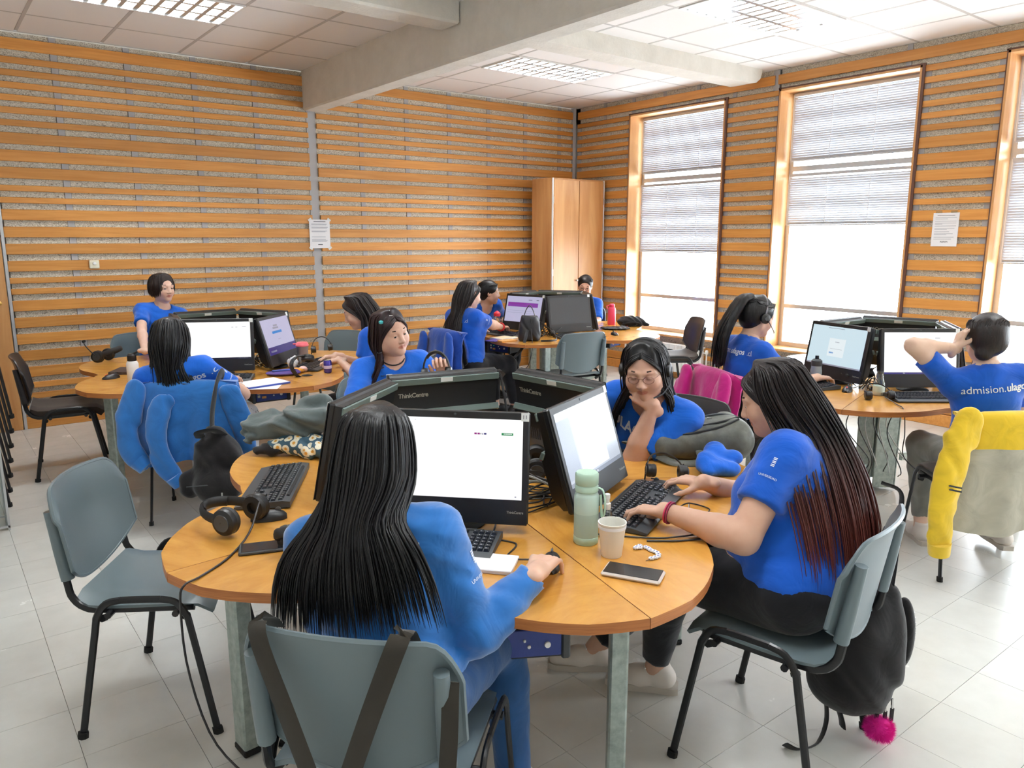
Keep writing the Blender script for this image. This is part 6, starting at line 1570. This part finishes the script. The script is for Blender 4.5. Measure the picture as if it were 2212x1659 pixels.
# ---------------------------------------------------------------- clothes and bags on the chairs
def chair_M(x, y, face): return Matrix.Translation((x, y, 0)) @ Matrix.Rotation(R(face - 90), 4, 'Z')
def jacket(name, label, x, y, face, mats, zmin, front=.62, width=.262, seed=1, sleeves=(), split=None, th=.014, flare=.03, top=.842, amp=.012):
    """garment hung over the backrest of the chair at x, y; frame: chair local"""
    o = thing(name, label, 'garment', (x, y, 0), R(face - 90)); rg = np.random.default_rng(seed); ph = rg.random(4) * 6; P = []
    prof = [(-.185 , front), (-.20, .72), (-.235, top - .02), (-.27, top), (-.305, top - .02), (-.325, .74), (-.335, .62), (-.342, .50), (-.345, .40), (-.345, .32), (-.34, .25)]
    prof = [q for q in prof[:5]] + [q for q in prof[5:] if q[1] > zmin + .03] + [(-.342, zmin)]
    cv = catmull([(0, a, b) for a, b in prof], 34); nu = 31
    for i in range(nu):
        u = -1 + 2 * i / (nu - 1); row = []
        for j, c_ in enumerate(cv):
            dn = max(0, (top - c_.z) / .5) * (1 if c_.y < -.27 else .4); w = width + flare * dn
            fo = amp * dn * (math.sin(u * 7 + ph[0] + 1.5 * dn) + .6 * math.sin(u * 13 + ph[1])) ; edge = .06 * abs(u) ** 3
            zz = c_.z - .016 * u * u * (1 if j > 6 else .6) - .012 * dn * math.sin(u * 5 + ph[2]) * (j > 20)
            row.append((u * w + .006 * math.sin(9 * c_.z * 5 + ph[3]), c_.y + (edge if c_.y < -.27 else -edge * .3) + fo, zz))
        P.append(row)
    if split is None: MB().sheet(P, th).build('garment_body', mats[0], o, ang=80)
    else:
        k = split; MB().sheet([r_[:k + 1] for r_ in P], th).build('upper_panel', mats[0], o, ang=80); MB().sheet([r_[k:] for r_ in P], th).build('lower_panel', mats[1], o, ang=80)
    for pts, r0, r1, mi in sleeves:
        sd = SDF(); c_ = catmull(pts, 9); rs = [r0 + (r1 - r0) * i / 8 for i in range(9)]; sd.chain(c_, rs, .02, ((0, 1, 0), .5)); so = sdf_obj(sd, .009, 'sleeve', mats[mi], o, 1, folds(.0040, 34, seed, (1.3, .9, .35)))
        dv = (c_[-1] - c_[-2]).normalized(); u_ = dv.orthogonal().normalized(); w_ = dv.cross(u_)
        MB().tube([c_[-1] - dv * .015, c_[-1] + dv * .045], [r1 * 1.04, r1 * .94], 14).build('cuff', mats[mi], so)
    return o
jacket('blue_hoodie', 'light blue hoodie hung over the chair back under the black-haired person at far left', 1.22, 4.55, 60, [M['fleece']], .40, seed=3, amp=.020, width=.27,
       sleeves=[([(-.25, -.30, .80), (-.29, -.33, .66), (-.30, -.35, .50), (-.24, -.36, .42)], .058, .050, 0), ([(-.10, -.36, .74), (-.13, -.40, .58), (-.11, -.40, .42), (-.06, -.39, .33)], .055, .045, 0), ([(.24, -.31, .78), (.29, -.30, .58), (.32, -.24, .40), (.38, -.18, .33)], .055, .042, 0)])
M['royal'] = fabric('royal_fleece', C(30, 76, 168), .3, sheen=.4)
jacket('blue_sweatshirt', 'royal blue sweatshirt hung over the chair back at the back table', 3.77, 5.47, 0, [M['royal']], .30, seed=5, amp=.018,
       sleeves=[([(.20, -.36, .78), (.24, -.39, .6), (.22, -.39, .42), (.20, -.38, .34)], .058, .05, 0), ([(-.22, -.34, .76), (-.25, -.36, .6), (-.24, -.36, .42)], .055, .05, 0)])
M['magenta'] = fabric('magenta_fleece', C(190, 26, 124), .3, sheen=.4)
mg = jacket('magenta_hoodie', 'magenta hoodie hung over a black chair beside the long reddish hair', 3.93, 2.68, 338, [M['magenta']], .36, seed=7, amp=.024, width=.275,
       sleeves=[([(.22, -.34, .80), (.25, -.40, .64), (.20, -.42, .50)], .062, .052, 0), ([(-.20, -.35, .78), (-.18, -.41, .60), (-.13, -.42, .42), (-.10, -.41, .32)], .064, .055, 0)])
M['yellow'] = fabric('yellow_fleece', C(222, 186, 44), .3, sheen=.4); M['stone'] = fabric('stone_cloth', C(172, 168, 152), .3)
yj = jacket('two_tone_jacket', 'yellow jacket with grey lower half hung over the chair at the right edge', 4.02, 1.42, 50, [M['yellow'], M['stone']], .30, seed=9, amp=.014, width=.285, flare=.045, split=20,
       sleeves=[([(-.27, -.30, .80), (-.33, -.34, .66), (-.36, -.36, .50), (-.37, -.36, .34), (-.36, -.35, .24)], .066, .048, 0), ([(.27, -.30, .80), (.33, -.33, .62), (.35, -.34, .46), (.35, -.33, .32)], .066, .05, 0)])
MB().tube([(.20, -.35, .33), (.21, -.36, .22), (.20, -.355, .14)], .006, 6).build('drawcord', M['stone'], yj)
for sx, mm in ((-.345, .035), (-.345, .018)): MB().tube([(-.40, -.36, .50 + mm), (-.33, -.425, .50 + mm)], .004, 5).build('sleeve_stripe', M['charcoal'], yj)

def straps_obj(pts, r, name, m_, parent, flat=(.3, 1.4), n=24, up=None): return MB().tube(catmull(pts, n), r, 8, flat=flat, up=up).build(name, m_, parent)
# black backpack with pompom behind the right chair
o = thing('backpack', 'black backpack with pink pompom hanging behind the chair at right', 'backpack', (2.295, 1.125, -.012), R(-37.7)); o.scale = (1.06, 1.05, 1.04)
sd = SDF(); sd.cone((-.02, 0, .19), (.0, 0, .38), .120, .112, .06, None, False, ((0, 1, 0), .8)).cone((0, 0, .38), (.095, 0, .475), .11, .026, .05).ell((-.0, -.06, .24), (.115, .07, .15), None, .04).ell((.085, .0, .30), (.055, .075, .17), None, .03)
sdf_obj(sd, .009, 'bag_body', M['bagblack'], o, 1, folds(.006, 34, 2, (1, .2, .5)))
sd = SDF(); sd.ell((.150, .01, .33), (.030, .05, .12), None, .02); dp = sdf_obj(sd, .007, 'studded_pocket', M['bagblack'], o, 1)
M['studw'] = mat('white_stud', C(222, 222, 222), .4); me_s = MB().lathe([(.001, .003), (.003, .002), (.0036, -.001)], 6).mesh('stud', M['studw']); dbv = BVHTree.FromPolygons([v.co for v in dp.data.vertices], [p_.vertices for p_ in dp.data.polygons])
for i in range(12):
    for j in range(7):
        d_ = Vector((1, -.9 + .3 * j, 0)); z = .23 + .016 * i; h_ = dbv.ray_cast(Vector((.150, .01, z)) + d_ * .3, -d_)
        if h_[0]: link('stud', me_s, dp, h_[0])
straps_obj([(.095, 0, .46), (.10, .0, .58), (.10, .0, .72), (.095, .0, .80), (.05, .03, .82)], .011, 'shoulder_strap', M['bagblack'], o)
straps_obj([(-.09, -.03, .14), (-.09, -.05, .06), (-.13, -.09, .012), (-.20, -.12, .012), (-.24, -.12, .03)], .012, 'loose_strap', M['bagblack'], o)
straps_obj([(-.07, -.04, .15), (-.05, -.06, .08), (-.045, -.065, .05)], .016, 'strap_end', M['bagblack'], o)
for x, z in ((.04, .150), (.065, .155), (.085, .165)):
    zp = MB().tube([(x, -.09, z), (x, -.095, z - .03)], .004, 6).build('zip_slider', M['chrome'], o); MB().box((x, -.096, z - .05), (.012, .004, .045), None, .001).build('zip_pull', M['black2'], zp)
M['fluff'] = mat('pink_fluff', C(232, 30, 160), .8); pc = Vector((.050, -.10, .070)); pm = SDF(); pm.ell(pc, (.036, .036, .036)); po = sdf_obj(pm, .006, 'pompom', M['fluff'], o)
mb = MB(); rn = np.random.default_rng(4)
for k in range(5000):
    d_ = Vector(rn.normal(size=3)).normalized(); e_ = (d_ + Vector(rn.normal(size=3)) * .25).normalized(); s0 = pc + d_ * .032; L_ = .012 + .010 * rn.random(); t_ = d_.orthogonal().normalized() * .0006; mb.add([s0 - t_, s0 + t_, s0 + e_ * L_], [(0, 1, 2)])
tag(mb.build('pompom_fur', M['fluff'], po, smooth=False), kind='stuff')
# black backpack on the hoodie chair
o = thing('backpack', 'black backpack slung by one strap over the light blue hoodie', 'backpack', (1.17, 4.10, 0), R(-33)); o.scale = (1.35, 1.2, 1.02)
sd = SDF(); sd.cone((.0, 0, .30), (.0, 0, .46), .115, .085, .06, None, False, ((0, 1, 0), .75)).cone((0, 0, .46), (-.01, 0, .56), .085, .045, .05).ell((.01, -.06, .30), (.10, .06, .10), None, .03).cone((-.11, .0, .27), (-.12, 0, .32), .05, .045, .03)
sdf_obj(sd, .009, 'bag_body', M['bagblack'], o, 1, folds(.006, 40, 3)); straps_obj([(-.02, .0, .55), (-.02, .03, .68), (-.015, .10, .80), (-.01, .16, .855), (-.01, .20, .83)], .020, 'shoulder_strap', M['bagblack'], o)
straps_obj([(-.06, -.02, .55), (-.05, -.06, .59), (.0, -.06, .60), (.03, -.02, .56)], .014, 'grab_handle', M['bagblack'], o); straps_obj([(.03, -.06, .21), (.035, -.065, .15), (.035, -.06, .10)], .012, 'strap_end', M['bagblack'], o)
MB().tube([(-.10, -.115, .32), (.11, -.10, .33)], .003, 5).build('zip', M['charcoal'], o); MB().box((.035, -.125, .27), (.006, .003, .035)).build('zip_pull', M['silver'], o, smooth=False)
# crossed straps of a bag hanging on the front chair
M['olive'] = fabric('dark_olive_webbing', C(52, 48, 42), .1); M['brownbag'] = mat('dark_brown_bag', C(52, 40, 40), .5)
o = thing('shoulder_bag', 'dark brown bag hanging from crossed straps behind the front chair', 'bag', C_FRONT.location, C_FRONT.rotation_euler.z)
for sx in (-1, 1): MB().tube(catmull([(sx * .150 - .02, -.225, .80), (sx * .150 - .02, -.262, .842), (sx * .145 - .02, -.308, .825), (sx * .085 - .02, -.318, .66), (sx * .03 - .02, -.322, .50), (-.02, -.33, .42)], 26), .021, 8, flat=(.10, 1.0), up=(0, 1, 0)).build('strap', M['olive'], o)
sd = SDF(); sd.cone((-.02, -.335, .26), (-.02, -.335, .38), .075, .045, .03, None, False, ((0, 1, 0), .7)).ell((-.02, -.34, .22), (.13, .055, .10), None, .03); sdf_obj(sd, .008, 'bag_body', M['brownbag'], o, 1, folds(.004, 50, 2))
MB().tube(catmull([(.222, -.26, .74), (.225, -.29, .62), (.215, -.30, .50), (.19, -.32, .36), (.12, -.33, .24)], 24), .018, 8, flat=(.12, 1.0), up=(0, 1, 0)).build('side_strap', M['olive'], o)
MB().tube([(.195, -.318, .515), (.238, -.318, .53), (.236, -.318, .482), (.192, -.318, .468), (.195, -.318, .515)], .003, 6, False).build('buckle', M['gold'], o)
MB().tube(catmull([(-.235, -.28, .42), (-.20, -.31, .36), (-.15, -.33, .33)], 10), .008, 6).build('side_strap', M['leather'], o)
